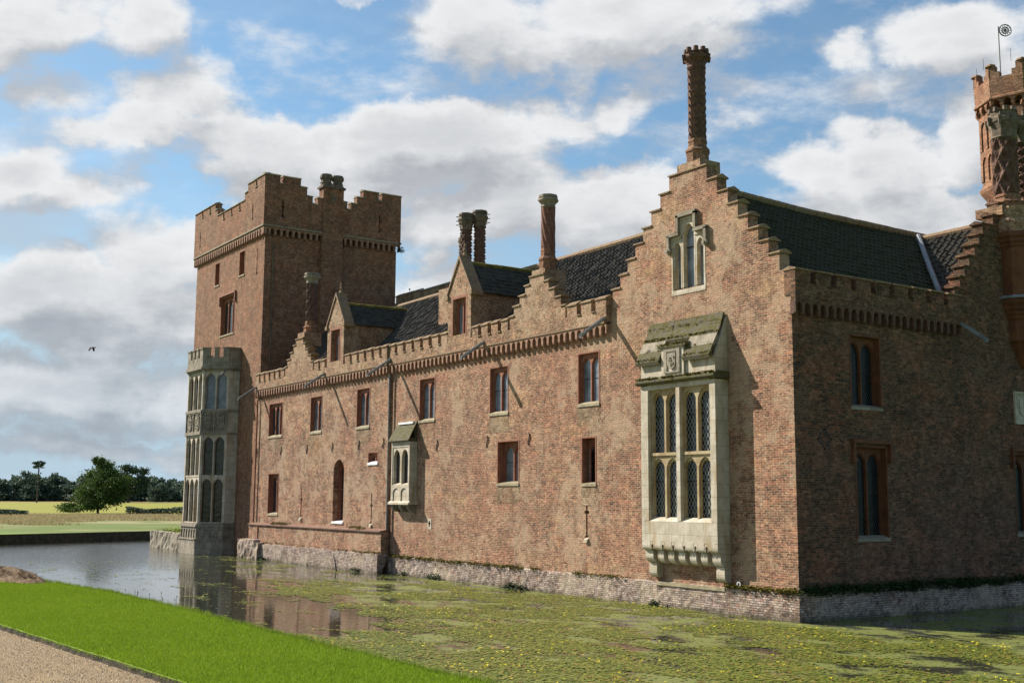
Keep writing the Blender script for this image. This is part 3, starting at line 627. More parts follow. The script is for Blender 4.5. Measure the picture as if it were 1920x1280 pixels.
pantiles('main_roof', (-43.3, .42, 10.3), (1, 0, .006), (0, q, q), 35.8, 5.9, 'pantile')
MB().add([(-43.3, 8.9, 10.3), (-7.5, 8.9, 10.5), (-7.5, 4.6, 14.65), (-43.3, 4.6, 14.4)], [(0, 1, 2, 3)]).build('main_roof', 'pantile', castle, recalc=False)
ridge((-43.3, 4.62, 14.5), (-7.2, 4.62, 14.72), .16)
# block roof: right slope, left slope
pantiles('block_roof', (-.42, .3, 10.35), (0, 1, -.012), (-q, 0, q), 15.4, 5.75, 'pantileg', sag=.12, course=.27, st=.05)
pantiles('block_roof', (-8.6, 15.7, 10.2), (0, -1, .012), (q, 0, q), 15.4, 5.7, 'pantile', sag=.1)
ridge((-4.5, .35, 14.52), (-4.5, 5.5, 14.3), .15); ridge((-4.5, 5.5, 14.3), (-4.5, 15.5, 14.22), .15)
pantiles('cross_roof', (-5.4, 8.35, 10.3), (1, 0, 0), (0, q, q), 4.95, 5.2, 'pantile', hh=.05, pitch=.3, course=.36)
MB().add([(-5, 15.7, 10.3), (-.4, 15.7, 10.3), (-.4, 12.0, 14.0), (-5, 12.0, 14.0)], [(0, 1, 2, 3)]).build('cross_roof', 'pantile', castle, recalc=False)
ridge((-4.3, 12.02, 13.98), (-.4, 12.02, 14.0), .15)
MB().tube((-.5, 8.3, 10.55), (-2.2, 9.95, 12.25), .1, .1, 8).tube((-2.2, 9.95, 12.25), (-4.1, 11.9, 14.1), .1, .1, 8).build('valley_flashing', 'lead', castle)
# dormers
def dormer(c, hw, z0, zs, za, fr, wz, ridge_z, label):
    mb = MB(); wh = (c - .55, c + .55, wz[0], wz[1])
    mb.cells(fr, [(c - hw, c + hw, 10.4, zs)], [wh], -.3, .205); mb.prism(fr, [(c - hw, zs), (c + hw, zs), (c + .04, za - .15), (c - .04, za - .15)], -.3, .204)
    mb.box(fr, c - hw, c - hw + .25, -3.0, -.3, 10.4, zs); mb.box(fr, c + hw - .25, c + hw, -3.0, -.3, 10.4, zs)
    o = mb.build('dormer', 'brick', castle, label=label)
    mb = MB()
    for sg in (-1, 1):
        mb.prism(fr, [(c + sg * (hw + .12), zs - .12), (c + sg * (hw + .12), zs + .02), (c, za + .05), (c, za - .14)], -.32, .26)
        mb.box(fr, c + sg * (hw + .05) - .13, c + sg * (hw + .05) + .13, -.32, .3, zs - .22, zs - .02)
    mb.prism(fr, [(c + .1 * math.cos(t), zs + .62 + .1 * math.sin(t)) for t in [math.pi * 2 * k / 8 for k in range(8)]], .2, .215)
    mb.build('gable_coping', 'terra' if hw < 0 else 'cope', o)
    mb = MB(); cx = fr.P(c, -.05, 0); mb.ring((cx.x, cx.y), [(.1, za - .1), (.15, za), (.13, za + .1), (.07, za + .16), (.09, za + .3), (.05, za + .38), (.07, za + .46), (.02, za + .62)], 8); mb.build('finial', 'cope', o)
    mb = MB(); lights_frame(mb, fr, wh[0], wh[1], wh[2], wh[3], 2, .0, jw=.1)
    mb.box(fr, wh[0] - .12, wh[0] - .001, .1, .212, wz[0] - .05, zs - .1); mb.box(fr, wh[1] + .001, wh[1] + .12, .1, .212, wz[0] - .05, zs - .1); mb.box(fr, wh[0] - .12, wh[1] + .12, .1, .211, wz[1] + .002, wz[1] + .12)
    mb.build('window_frame', 'terra', o); MB().box(fr, wh[0] + .02, wh[1] - .02, -.2, -.085, wh[2], wh[3] - .02).build('pane', 'glassl', o)
    # steep roof of thick mossy tiles
    mb = MB(); rise = ridge_z - (zs - .1); sl = math.hypot(hw + .12, rise); nc = 8
    for sg in (-1, 1):
        for k in range(nc):
            y = -.25; t0, t1 = k / nc, (k + 1) / nc + .03
            while y > -4.4:
                w = random.uniform(.22, .34); lift = random.uniform(.03, .07)
                ua, ub = c + sg * (hw + .14) * (1 - t0), c + sg * (hw + .14) * (1 - min(1, t1)); z0_, z1_ = zs - .1 + rise * t0, zs - .1 + rise * min(1, t1)
                P = fr.P; nx = sg * rise / sl; nz = (hw + .12) / sl
                mb.hexa([P(ua, y, z0_ - .02), P(ub, y, z1_ - .02), P(ub, y - w + .01, z1_ - .02), P(ua, y - w + .01, z0_ - .02),
                         P(ua + nx * lift, y, z0_ + nz * lift), P(ub + nx * .02, y, z1_ + nz * .02), P(ub + nx * .02, y - w + .01, z1_ + nz * .02), P(ua + nx * lift, y - w + .01, z0_ + nz * lift)])
                y -= w
    mb.build('dormer_roof', 'mosstile', o)
    ridge(fr.P(c, -.3, ridge_z + .0), fr.P(c, -4.2, ridge_z + .02), .11, 'moss', o, 'ridge_tiles')
dormer(-19.42, .98, 10.4, 12.75, 14.45, FA, (10.85, 12.5), 14.15, 'taller dormer with pointed brick gable and mossy roof beside the double chimney')
dormer(-32.05, 1.02, 10.4, 12.85, 14.55, FL, (10.85, 12.55), 14.0, 'pointed brick dormer with small finial next to the tower')

# ------------------------------------------------------------------ chimneys
def chimney(x, y, zb, z1, z2, zt, r, kind, mat='chim', cap='stoned', base=True, cr=.0, label=None, rc=None, zbase=None, crown=False, spikes=False):
    N = 48; prof = []; n = int((z2 - z1) / .045)
    for i in range(n + 1): prof.append((r, z1 + (z2 - z1) * i / n))
    f = {'spiral': lambda th, z: .085 * r / .3 * (abs(math.sin(4 * th + (z - z1) * 4.4)) ** .5 - .6),
         'lattice': lambda th, z: .085 * r / .3 * (max(abs(math.cos(3 * th + (z - z1) * 5 * .3 / r)), abs(math.cos(3 * th - (z - z1) * 5 * .3 / r))) ** 6 - .5),
         'zigzag': lambda th, z: .06 * r / .3 * ((((z - z1) / .26 + .5 * abs(((th * 8 / math.pi) % 2) - 1)) % 1.0) - .5),
         'knob': lambda th, z: .09 * r / .3 * (max(0, math.sin(6 * th + math.pi * (int((z - z1) / .16) % 2))) * math.sin(math.pi * (((z - z1) / .16) % 1)) - .4)}[kind]
    mb = MB(); mb.ring((x, y), prof, N, fn=f, cap=False); o = mb.build('chimney', mat, castle, smooth=False)
    if label: o['label'] = label
    mb = MB(); b = r + .0; rot = math.pi / 8
    if base:
        mb.ring((x, y), [(b * 1.38, zb), (b * 1.38, zb + (z1 - zb) * .45), (b * 1.5, zb + (z1 - zb) * .5), (b * 1.5, zb + (z1 - zb) * .56), (b * 1.15, zb + (z1 - zb) * .7), (b * 1.12, z1 - .12), (b * 1.2, z1 - .08), (b * 1.05, z1 + .03)], 8, rot); mb.build('chimney_base', 'brickt', o)
    mb = MB(); H = zt - z2; R = rc or r * 1.75
    mb.ring((x, y), [(r * 1.05, z2 - .03), (r * 1.2, z2 + .04), (r * 1.1, z2 + .1), (r * 1.15, z2 + H * .3), (R * .93, z2 + H * .5), (R, z2 + H * .56), (R, z2 + H * .68), (R * .86, z2 + H * .75), (R * .86, zt - .12), (R * .93, zt - .1), (R * .9, zt - (.0 if not crown else .1)), (R * .55, zt - .0 if not crown else zt - .1), (R * .5, zt - .3)], 8, rot)
    if crown:
        for i in range(8):
            th = rot + (i + .5) * math.pi / 4; mb.tube((x + R * .74 * math.cos(th), y + R * .74 * math.sin(th), zt - .12), (x + R * .74 * math.cos(th), y + R * .74 * math.sin(th), zt + .06), .1, .09, 6)
            th = rot + i * math.pi / 4; mb.tube((x + R * .97 * math.cos(th), y + R * .97 * math.sin(th), z2 + H * .45), (x + R * 1.02 * math.cos(th), y + R * 1.02 * math.sin(th), z2 + H * .72), .06, .07, 5)
    if spikes:
        for i in range(8):
            th = i * math.pi / 4 + .2
            for z in (zt - .16, zt - .38, zt - .58): mb.tube((x + .2 * math.cos(th), y + .2 * math.sin(th), z), (x + .51 * math.cos(th), y + .51 * math.sin(th), z), .028, .028, 4)
    mb.build('chimney_cap', cap, o)
    return o
MB().box(FA, GC - .58, GC + .58, -1.0, -.05, 14.2, 15.25).build('chimney_stack', 'brick', castle)
chimney(GC, .5, 15.2, 16.1, 18.7, 19.38, .3, 'zigzag', 'chimd', 'chimd', rc=.47, crown=True, label='tallest chimney, dark knobbly moulded brick, on top of the corner gable')
MB().box(FA, CG_R - .46, CG_R + .46, -.95, .12, 12.0, 12.85).build('chimney_stack', 'brick', castle)
chimney(CG_R - .05, .4, 12.8, 13.75, 15.5, 16.02, .27, 'spiral', 'chim', 'stoneg', rc=.44, label='slim chimney with spiral twisted red brick shaft above a stepped gable')
MB().box(FL, CG_L - .46, CG_L + .46, -.95, .12, 12.2, 12.95).build('chimney_stack', 'brick', castle)
chimney(CG_L - .15, .45, 12.9, 13.65, 15.9, 16.5, .3, 'lattice', 'chimd', 'stoneg', rc=.5, label='chimney with diamond lattice shaft and pale cap in front of the tower')
for (x, y) in ((-25.0, 3.6), (-24.25, 4.3)): pass
DX, DY = (-23.95, 2.95), (-23.7, 3.6)
def twin(x, y, zt, knobs=True): return chimney(x, y, 13.5, 14.6, zt - .85, zt, .28, 'knob', 'chimd', 'stoned', rc=.42, spikes=True)
twin(-23.98, 2.9, 17.75); twin(-23.68, 3.52, 17.92)
chimney(-24.9, 3.3, 13.5, 14.6, 16.3, 16.75, .2, 'knob', 'chimd', 'stoned', rc=.28)
MB().box(FA, -25.4, -23.0, -4.6, -2.2, 12.0, 14.0).build('chimney_stack', 'brick', castle)

# right-hand gable: corbelled stack in orange terracotta carrying two big chimneys
cc = (0.0, 12.05)
mb = MB(); mb.ring(cc, [(.05, 8.4), (.16, 8.5), (.3, 8.75), (.55, 9.15), (.66, 9.3), (.74, 9.36), (.7, 9.44), (.7, 10.1), (.78, 10.2), (.78, 10.26), (.86, 10.36), (.86, 10.42), (.95, 10.52), (.95, 10.6), (1.05, 10.74), (1.05, 10.82), (1.02, 10.9)], 16)
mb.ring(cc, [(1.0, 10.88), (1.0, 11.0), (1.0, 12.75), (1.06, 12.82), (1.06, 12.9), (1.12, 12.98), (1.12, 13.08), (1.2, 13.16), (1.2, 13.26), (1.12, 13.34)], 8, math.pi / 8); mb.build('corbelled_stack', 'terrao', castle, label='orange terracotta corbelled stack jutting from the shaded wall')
MB().ring(cc, [(1.12, 10.88), (1.14, 10.92), (1.03, 11.0)], 16).build('lead_apron', 'lead', castle)
MB().ring(cc, [(1.1, 13.33), (1.1, 13.75), (.98, 13.9), (.98, 14.3)], 8, math.pi / 8).box(FB, 11.0, 13.2, -.9, .2, 14.0, 14.35).build('chimney_stack', 'brick', castle)
chimney(-.1, 11.8, 14.2, 14.85, 17.0, 18.15, .42, 'lattice', 'chimd', 'stoned', rc=.58, crown=True, label='thick lattice patterned chimney in front of the round turret')
chimney(-.1, 13.0, 14.2, 14.85, 17.0, 18.15, .42, 'knob', 'chimd', 'stoned', rc=.58, crown=True)

# gatehouse turret far behind
TC = (-7.10, 24.27); T8 = -math.pi / 8 + rad(-34 + 4)
mb = MB(); mb.ring(TC, [(1.68, 8), (1.68, 18.1), (1.98, 18.5), (2.02, 18.65), (1.84, 18.9), (1.84, 22.35), (1.86, 22.4)], 8, T8)
tur = mb.build('gatehouse_turret', 'brickt', castle, label='octagonal battlemented brick turret rising at the right edge')
mb = MB(); mb.ring(TC, [(2.0, 22.75), (2.1, 22.8), (2.1, 22.88), (2.03, 22.95), (2.06, 23.85)], 8, T8); mb.ring(TC, [(1.5, 22.7), (1.5, 23.86)], 8, T8)
for i in range(8):
    t0, t1 = T8 + i * math.pi / 4, T8 + (i + 1) * math.pi / 4; a = Vector((math.cos(t0), math.sin(t0), 0)) * 2.06; b = Vector((math.cos(t1), math.sin(t1), 0)) * 2.06; c0 = Vector((*TC, 0))
    n_ = ((a + b) / 2).normalized(); f8 = Fr(c0 + a, (b - a), n_); L_ = (b - a).length
    mb.box(f8, -.02, L_ * .32, -.34, .0, 23.84, 24.12); mb.box(f8, L_ * .68, L_ + .02, -.34, .0, 23.84, 24.12); mb.box(f8, -.02, L_ * .2, -.34, -.003, 24.1, 24.45); mb.box(f8, L_ * .8, L_ + .02, -.34, -.003, 24.1, 24.45)
    f9 = Fr(f8.o - n_ * .04, f8.ux, f8.n); corbel_table(mb, f9, .0, L_, 22.3, 22.8, .5, .0, .3, back=-.18)
    for zz0, zz1 in ((19.1, 20.35), (20.6, 22.1)):
        f10 = Fr(c0 + a * (1.84 / 2.06), (b - a), n_); l2 = L_ * 1.84 / 2.06
        mb.prism(f10, comb_poly(.02, l2 - .02, zz1 + .2, zz0, [(.2, l2 / 2 - .06, zz1 - .35, 'point', .3), (l2 / 2 + .06, l2 - .2, zz1 - .35, 'point', .3)]), -.02, .07)
mb.mi = 1
for i in range(8):
    th = T8 + i * math.pi / 4; mb.ring((TC[0] + 1.9 * math.cos(th), TC[1] + 1.9 * math.sin(th)), [(.28, 24.44), (.25, 24.52), (.05, 24.62)], 6)
mb.build('battlement', ['brickt', 'cope'], tur)
VX = Vector((-7.72, 23.78, 0))
mb = MB(); mb.tube(VX + Vector((0, 0, 23.5)), VX + Vector((0, 0, 27.0)), .035, .03); vu = Vector((.56, .83, 0)).normalized(); vc = VX + vu * .34 + Vector((0, 0, 26.8))
def ringtube(mb, c, r, tr, n=16):
    pts = [c + vu * r * math.cos(2 * math.pi * i / n) + Vector((0, 0, r * math.sin(2 * math.pi * i / n))) for i in range(n)]
    for i in range(n): mb.tube(pts[i], pts[(i + 1) % n], tr, tr, 4)
ringtube(mb, vc, .30, .03); ringtube(mb, vc, .17, .03, 10)
for k in range(6): t_ = k * math.pi / 6; dv = vu * math.cos(t_) + Vector((0, 0, math.sin(t_))); mb.tube(vc - dv * .31, vc + dv * .31, .018, .018, 4)
mb.build('weather_vane', 'leadd', tur)
for i in range(4): th = T8 + i * math.pi / 4 - 2.6; MB().tube((TC[0] + 1.9 * math.cos(th), TC[1] + 1.9 * math.sin(th), 24.5), (TC[0] + 1.9 * math.cos(th), TC[1] + 1.9 * math.sin(th), 25.1), .012, .01, 4).build('lightning_rod', 'iron', tur)

# ------------------------------------------------------------------ square corner tower
TX0, TX1, TY = -56.15, -43.4, 9.3
tw = [(-52.35, -51.4, 18.0, 19.57), (-47.77, -46.72, 18.0, 19.6), (-50.9, -48.25, 14.35, 16.9)]
mb = MB(); mb.cells(FA, [(TX0, TX1 - .002, -1, 20.02)], tw + loop_holes(-44.62, 17.6, 19.3, w=.05, cw=.11) + [(-52.0, -47.2, 2.2, 7.4), (-52.0, -47.2, 9.3, 11.4)], -.5, 0)
mb.build('tower_wall', 'brickt', castle, label='sunlit front of the square tower')
mb = MB(); mb.cells(FT, [(.003, TY, -1, 20.02)], [], -.5, 0); mb.build('tower_wall', 'brickt', castle, label='shaded side of the square tower')
mb = MB(); mb.box(FA, TX0 + .003, TX0 + .5, -TY + .01, -.5, -1, 20.4); mb.box(FA, TX0 + .5, TX1 - .5, -TY + .01, -TY + .5, -1, 20.4); mb.box(FA, TX0 + .5, TX1 - .5, -TY + .3, -.5, 20.2, 20.6); mb.box(FA, TX0 + .2, TX1 - .2, -TY + .2, -.2, 19.95, 20.5); mb.build('tower_core', 'brickt', castle)
def segs_to(fr, base, segs, name, d0=-.25, d1=.22, holes=[], ov=0):
    r = [(segs[0][0], segs[-1][1], base, 22.35)] + [(a, b, 22.35, z - .14) for a, b, z in segs if z > 22.5]
    cp = MB()
    for a, b, z in segs: coping(cp, fr, a, b, z - .14, d0, d1, h=.16, o=.06)
    cp.m = [1] * len(cp.f); cp.mi = 0; cp.cells(fr, r, holes, d0, d1).build('parapet', ['brickt', 'copeg'], castle)
segs_to(FA, 20.45, [(-56.37, -54.95, 23.9), (-54.95, -54.7, 23.4), (-54.7, -53.4, 23.9), (-53.4, -53.15, 23.4), (-53.15, -52.2, 23.9), (-52.2, -51.7, 23.4), (-51.7, -50.6, 22.93), (-50.6, -50.35, 22.45), (-50.35, -49.1, 22.93), (-49.1, -48.85, 22.45), (-48.85, -47.6, 22.93), (-47.6, -47.35, 22.45), (-47.35, -46.6, 22.93), (-46.6, -46.1, 23.4), (-46.1, -44.75, 23.9), (-44.75, -44.5, 23.4), (-44.5, -43.184, 23.92)], 'p', holes=loop_holes(-45.15, 21.2, 22.3) + loop_holes(-55.1, 21.2, 22.3))
segs_to(FT, 20.45, [(-.217, .8, 23.95), (.8, 1.0, 23.45), (1.0, 2.2, 23.95), (2.2, 2.65, 23.45), (2.65, 3.05, 22.92), (3.05, 3.4, 22.45), (3.4, 3.75, 22.92), (3.75, 5.2, 22.7), (5.2, 5.5, 22.92), (5.5, 5.78, 22.45), (5.78, 6.2, 22.92), (6.2, 6.65, 23.4), (6.65, 7.8, 23.9), (7.8, 8.05, 23.4), (8.05, 9.5, 23.9)], 'p', holes=loop_holes(1.03, 21.15, 22.3) + loop_holes(7.9, 21.15, 22.3))
for fr, a, b in ((FA, -56.35, -43.2), (FT, -.2, 9.5)):
    mb = MB(); corbel_table(mb, fr, a, b, 19.92, 20.4, .41, .19, .4, back=-.02, z_top=20.46); mb.build('corbel_table', 'corb', castle)
    MB().box(fr, a - .03, b + .05, .0, .26, 20.5, 20.58).build('string_course', 'copeg', castle)
mb = MB(); f2 = Fr((-43.4, TY, 0), (-1, 0, 0), (0, 1, 0)); mb.cells(f2, [(-.2, 12.95, 20.45, 22.35)] + [(a, a + 1.2, 22.35, 23.8) for a in (0, 1.5, 10.2, 11.7)], [], -.25, .2); f3 = Fr((TX0, 0, 0), (0, 1, 0), (-1, 0, 0)); mb.cells(f3, [(-.2, 9.4, 20.45, 22.35)] + [(a, a + 1.2, 22.35, 23.8) for a in (-.2, 1.2, 6.8, 8.2)], [], -.25, .2); mb.build('parapet', 'brickt', castle)
# chimney breast on the tower side
br = MB().box(FT, 3.76, 5.2, -.4, .3, -1, 23.55).build('chimney_breast', 'brickt', castle)
mb = MB(); mb.box(FT, 3.66, 5.3, -.5, .4, 23.55, 23.68); mb.box(FT, 3.76, 5.2, -.4, .32, 23.68, 23.76)
for u in (4.08, 4.88): p = FT.P(u, -.05, 0); mb.ring((p.x, p.y), [(.36, 23.74), (.36, 23.88), (.40, 23.93), (.33, 24.0), (.33, 24.12), (.42, 24.24), (.42, 24.38), (.37, 24.5), (.22, 24.5), (.2, 24.3)], 8, math.pi / 8)
mb.build('chimney_cap', 'stoned', br)
MB().box(FT, 4.3, 4.6, .3, .34, 22.6, 23.1).build('date_plaque', 'stoned', br)
MB().tube(FT.P(.55, .06, 19.6), FT.P(.55, .06, 8), .05).build('drainpipe', 'stoned', castle)
window(FA, *tw[0], 1, glass='glass', rec=.25, head=.4); window(FA, *tw[1], 1, glass='glass', rec=.25, head=.4)
window(FA, *tw[2], 3, glass='glass', rec=.2, hood=True)

# two storey bay window in stone
bp = [(-52.3, 0), (-52.3, -.7), (-51.05, -1.97), (-48.15, -1.97), (-46.9, -.7), (-46.9, 0)]
def offs(pts, o):
    c = Vector((-49.6, 0)); out = []
    for i, (x, y) in enumerate(pts):
        if i in (0, 5): out.append((x + (-o if i == 0 else o), y)); continue
        out.append((x + o * {1: -1, 2: -.42, 3: .42, 4: 1}[i], y - o * {1: .42, 2: 1, 3: 1, 4: .42}[i]))
    return out
B = MB(); B.flat(offs(bp, .14), -1, .92); bay = None; mb = B; mb.flat(offs(bp, .19), .92, 1.0); mb.flat(offs(bp, .02), 1.0, 1.72); mb.flat(offs(bp, .14), 1.72, 1.86); mb.flat(offs(bp, .05), 1.86, 1.97); bay = B.build('bay_window', 'stoneg', castle, label='tall two storey stone bay window with battlements at the foot of the tower'); mb = MB(); mb.flat(offs(bp, .08), 7.55, 7.68); mb.flat(offs(bp, -.012), 7.68, 8.98); mb.flat(offs(bp, .09), 8.98, 9.13); mb.build('panel_band', 'stoneg', bay); mb = MB()
mb.flat(offs(bp, .07), 11.62, 11.74); mb.flat(offs(bp, .18), 11.74, 11.9); mb.flat(offs(bp, .1), 11.9, 12.15); mb.build('cornice', 'stoneg', bay)
fr_faces = []
for i in range(5):
    a, b = Vector((*bp[i], 0)), Vector((*bp[i + 1], 0)); u = (b - a); n_ = Vector((u.y, -u.x, 0)).normalized(); fr_faces.append((Fr(a, u, n_), u.length))
st_, gl1, gl2, car, bat = MB(), MB(), MB(), MB(), MB()
for i, (fr, L_) in enumerate(fr_faces):
    if i in (0, 4): st_.box(fr, 0, L_, -.25, 0, 1.96, 11.65)
    else:
        n = 3 if i == 2 else 2
        for z0, z1, tr in ((1.96, 7.56, 4.9), (9.12, 11.63, None)):
            if tr:
                lights_frame(st_, fr, 0.001, L_ - .001, z0, tr, n, .05, jw=.16, mw=.09, thick=.12); lights_frame(st_, fr, 0.001, L_ - .001, tr + .002, z1, n, .05, jw=.16, mw=.09, thick=.12)
                st_.box(fr, .1, L_ - .1, -.2, -.02, tr - .04, tr + .07)
            else: lights_frame(st_, fr, .001, L_ - .001, z0, z1, n, .05, jw=.16, mw=.09, thick=.12)
            st_.box(fr, 0, .15, -.2, 0, z0, z1); st_.box(fr, L_ - .15, L_, -.2, 0, z0, z1)
            MB().box(fr, .1, L_ - .1, -.4, -.24, z0, z1).build('pane', 'glassy' if i == 2 or z0 < 5 else 'glassw', bay)
        # carved shields in the panel band
        car, tra = MB(), MB(); m = 2
        for k in range(m):
            c = L_ * (k + .5) / m; shield(car, fr, c, 8.33, .5, .8, 0.0)
            for q_ in range(16): th = q_ * math.pi / 8; car.box(fr, c + .38 * math.cos(th) - .05, c + .38 * math.cos(th) + .05, 0, .05, 8.33 + .5 * math.sin(th) - .06, 8.33 + .5 * math.sin(th) + .06)
        for e in (0, L_ / 2 - .04, L_ - .08): car.box(fr, e, e + .08, 0, .06, 7.69, 8.97)
        car.box(fr, 0, L_, 0, .055, 8.9, 8.975); car.box(fr, 0, L_, 0, .055, 7.69, 7.76)
        for k in range(n * 2):     # tracery in the base band
            c = L_ * (k + .5) / (n * 2); w_ = L_ / (n * 2); tra.prism(fr, comb_poly(c - w_ / 2 + .002, c + w_ / 2 - .002, 1.71, 1.02, [(c - w_ / 2 + .04, c + w_ / 2 - .04, 1.35, 'point', .28)]), .015, .07)
        car.build('carved_panel', 'stoneg', bay); tra.build('tracery', 'stoneg', bay)
    # battlements
    rr = [(0, L_, 12.14, 12.5)]; hs = []
    nm = max(1, round(L_ / .7))
    for k in range(nm):
        a = L_ * k / nm; rr.append((a + (.17 if k else 0), a + L_ / nm - (.17 if k < nm - 1 else 0), 12.5, 13.05))
    bat.cells(fr, rr, [], -.12, .08)
    for a, b, c, d in rr[1:]: bat.box(fr, a - .03, b + .03, -.16, .12, 13.05, 13.14); bat.prism(fr, [((a + b) / 2 + .14 * math.cos(t), 12.5 + .2 * math.sin(t)) for t in [math.pi * k / 5 for k in range(10)]], .08, .1)
st_.build('mullions', 'stone', bay); bat.build('battlement', 'stoneg', bay)
MB().tube(Vector((-47.0, -.75, 11.8)), Vector((-46.3, -1.5, 11.2)), .06).build('rainwater_spout', 'leadd', bay)
MB().flat(offs(bp, -.05), 11.9, 12.2).build('bay_roof', 'lead', bay)

# distant range behind, seen over the roof
fr = Fr((0, 9.2, 0), (1, 0, 0), (0, -1, 0)); mb = MB(); r = [(-43.3, -34, 8, 16.2), (-43.3, -39.5, 16.2, 16.45)] + [(a, a + .85, 16.45, 16.85) for a in (-43.1, -41.95, -40.8)] + [(-39.4, -36.4, 16.2, 16.75)]
mb.cells(fr, r, [], -1.0, 0); mb.build('rear_parapet', 'brick', castle); cp = MB()
for a, b, c, d in r[2:]: coping(cp, fr, a, b, d, -.5, 0, h=.2)
cp.build('coping', 'copeg', castle)
MB().box(FA, -43, -8, -9.2, -8.9, -1, 10.4).box(FA, -9.2, -8.9, -16, -.46, -1, 10.3).box(FB, 15.7, 16, -9, -.46, -1, 10.4).build('rear_wall', 'brick', castle)
# ------------------------------------------------------------------ the setting
def area_mat(name, c1, c2, s1, s2, bump=.02, rough=.9, extra=None):
    m, t, b = new_mat(name); P = coords(t); n1 = t.noise(P, s1, 6, .6); n2 = t.noise(P, s2, 6, .7)
    c = t.mix(t.math('ADD', t.math('MULTIPLY', n1, .5), t.math('MULTIPLY', n2, .5)), c1, c2)
    if extra: c = extra(t, P, c, n1, n2)
    t.set(b.inputs['Base Color'], c); b.inputs['Roughness'].default_value = rough; b.inputs['Specular IOR Level'].default_value = .15
    bp = t('ShaderNodeBump', {'Strength': .9, 'Distance': bump, 'Height': n2}); t.set(b.inputs['Normal'], bp.outputs[0]); return m
def lawn_x(t, P, c, n1, n2):
    c = t.mix(t.step(t.noise(P, .9, 5, .6), .5, .7, 0, .4), c, (.23, .27, .025))
    return t.mix(t.step(t.noise(P, 2.3, 5, .6), .55, .75, 0, .35), c, (.09, .17, .010))
MT['lawn'] = area_mat('mown_lawn', (.13, .215, .010), (.21, .30, .016), 1.2, 45, extra=lawn_x)
FD = Vector((-.97, .243, 0))
def field_x(t, P, c, n1, n2):
    rel = t.vmath('SUBTRACT', P, tuple(CAM)); w = t.noise(P, .02, 3); D_ = t.vmath('DOT_PRODUCT', rel, tuple(FD))
    D_ = t.math('ADD', D_, t.math('MULTIPLY', t.math('SUBTRACT', w, .5), 8))
    grass = t.mix(n2, (.08, .125, .018), (.13, .165, .04)); pale = t.mix(n2, (.20, .165, .08), (.31, .26, .14)); crop = t.mix(t.noise(P, .05, 5), (.17, .18, .02), (.26, .235, .035)); brown = t.mix(n2, (.22, .16, .08), (.27, .20, .10))
    mown = t.mix(n2, (.09, .18, .010), (.13, .23, .02))
    c = t.mix(t.step(D_, 96, 98), mown, t.mix(t.step(t.noise(P, .12, 5), .5, .7, 0, .6), grass, pale))
    c = t.mix(t.step(D_, 120, 140), c, t.mix(t.step(t.noise(P, .1, 5), .42, .56), grass, pale))
    c = t.mix(t.step(D_, 145, 165, 0, .75), c, pale); c = t.mix(t.step(D_, 196, 202), c, crop); return t.mix(t.step(D_, 560, 600), c, brown)
MT['ground'] = area_mat('parkland', (.1, .17, .02), (.14, .2, .04), .3, 3, extra=field_x)
MT['mud'] = rough_mat('moat_bank_earth', (.03, .025, .015), (.07, .055, .03), 3, bump=.04)
def gravel_x(t, P, c, n1, n2):
    vo = t('ShaderNodeTexVoronoi', {'Vector': P, 'Scale': 75.0}); c = t.mix(.4, c, t.ramp(vo.outputs['Color'], [(0, (.10, .065, .035)), (.5, (.28, .195, .11)), (1, (.40, .31, .19))]))
    return t.mix(t.step(t.noise(t.vmath('MULTIPLY', P, (.3, 1, 1)), 1.2, 4), .52, .62, 0, .6), c, (.36, .26, .13))
MT['gravel'] = area_mat('gravel', (.21, .145, .08), (.32, .235, .135), 1.5, 60, bump=.03, extra=gravel_x)

near = [(20, -18.7), (-2, -18.8), (-8, -19.8), (-33, -23.8), (-62, -27)]
moat = near + [(-69, -10.5), (-74.5, 3), (-88, 40), (-88, 70), (20, 70)]
bm = bmesh.new(); Z = .73; W_ = 7000
out = [bm.verts.new((x, y, Z)) for x, y in ((-W_, -W_), (W_, -W_), (W_, W_), (-W_, W_))]; inn = [bm.verts.new((x, y, Z)) for x, y in moat]
es = [bm.edges.new((l[i], l[(i + 1) % len(l)])) for l in (out, inn) for i in range(len(l))]
bmesh.ops.triangle_fill(bm, use_beauty=True, use_dissolve=False, edges=es, normal=(0, 0, 1))
me = bpy.data.meshes.new('ground'); bm.to_mesh(me); bm.free(); me.materials.append(MT['ground']); g = bpy.data.objects.new('ground', me); COL.objects.link(g); g['kind'] = 'structure'
# banks and bed
mb = MB(); n = len(moat); c0 = Vector((-25, 15, 0)); vs = []
for x, y in moat:
    d = (Vector((x, y, 0)) - c0).normalized(); vs += [(x, y, Z), (x - d.x * .25, y - d.y * .25, -.3), (x - d.x * 1.6, y - d.y * 1.6, -1.3)]
mb.add(vs, [(3 * i + k, 3 * ((i + 1) % n) + k, 3 * ((i + 1) % n) + k + 1, 3 * i + k + 1) for i in range(n) for k in range(2)] + [tuple(3 * i + 2 for i in range(n))])
mb.build('moat_bank', 'mud', kind='structure')
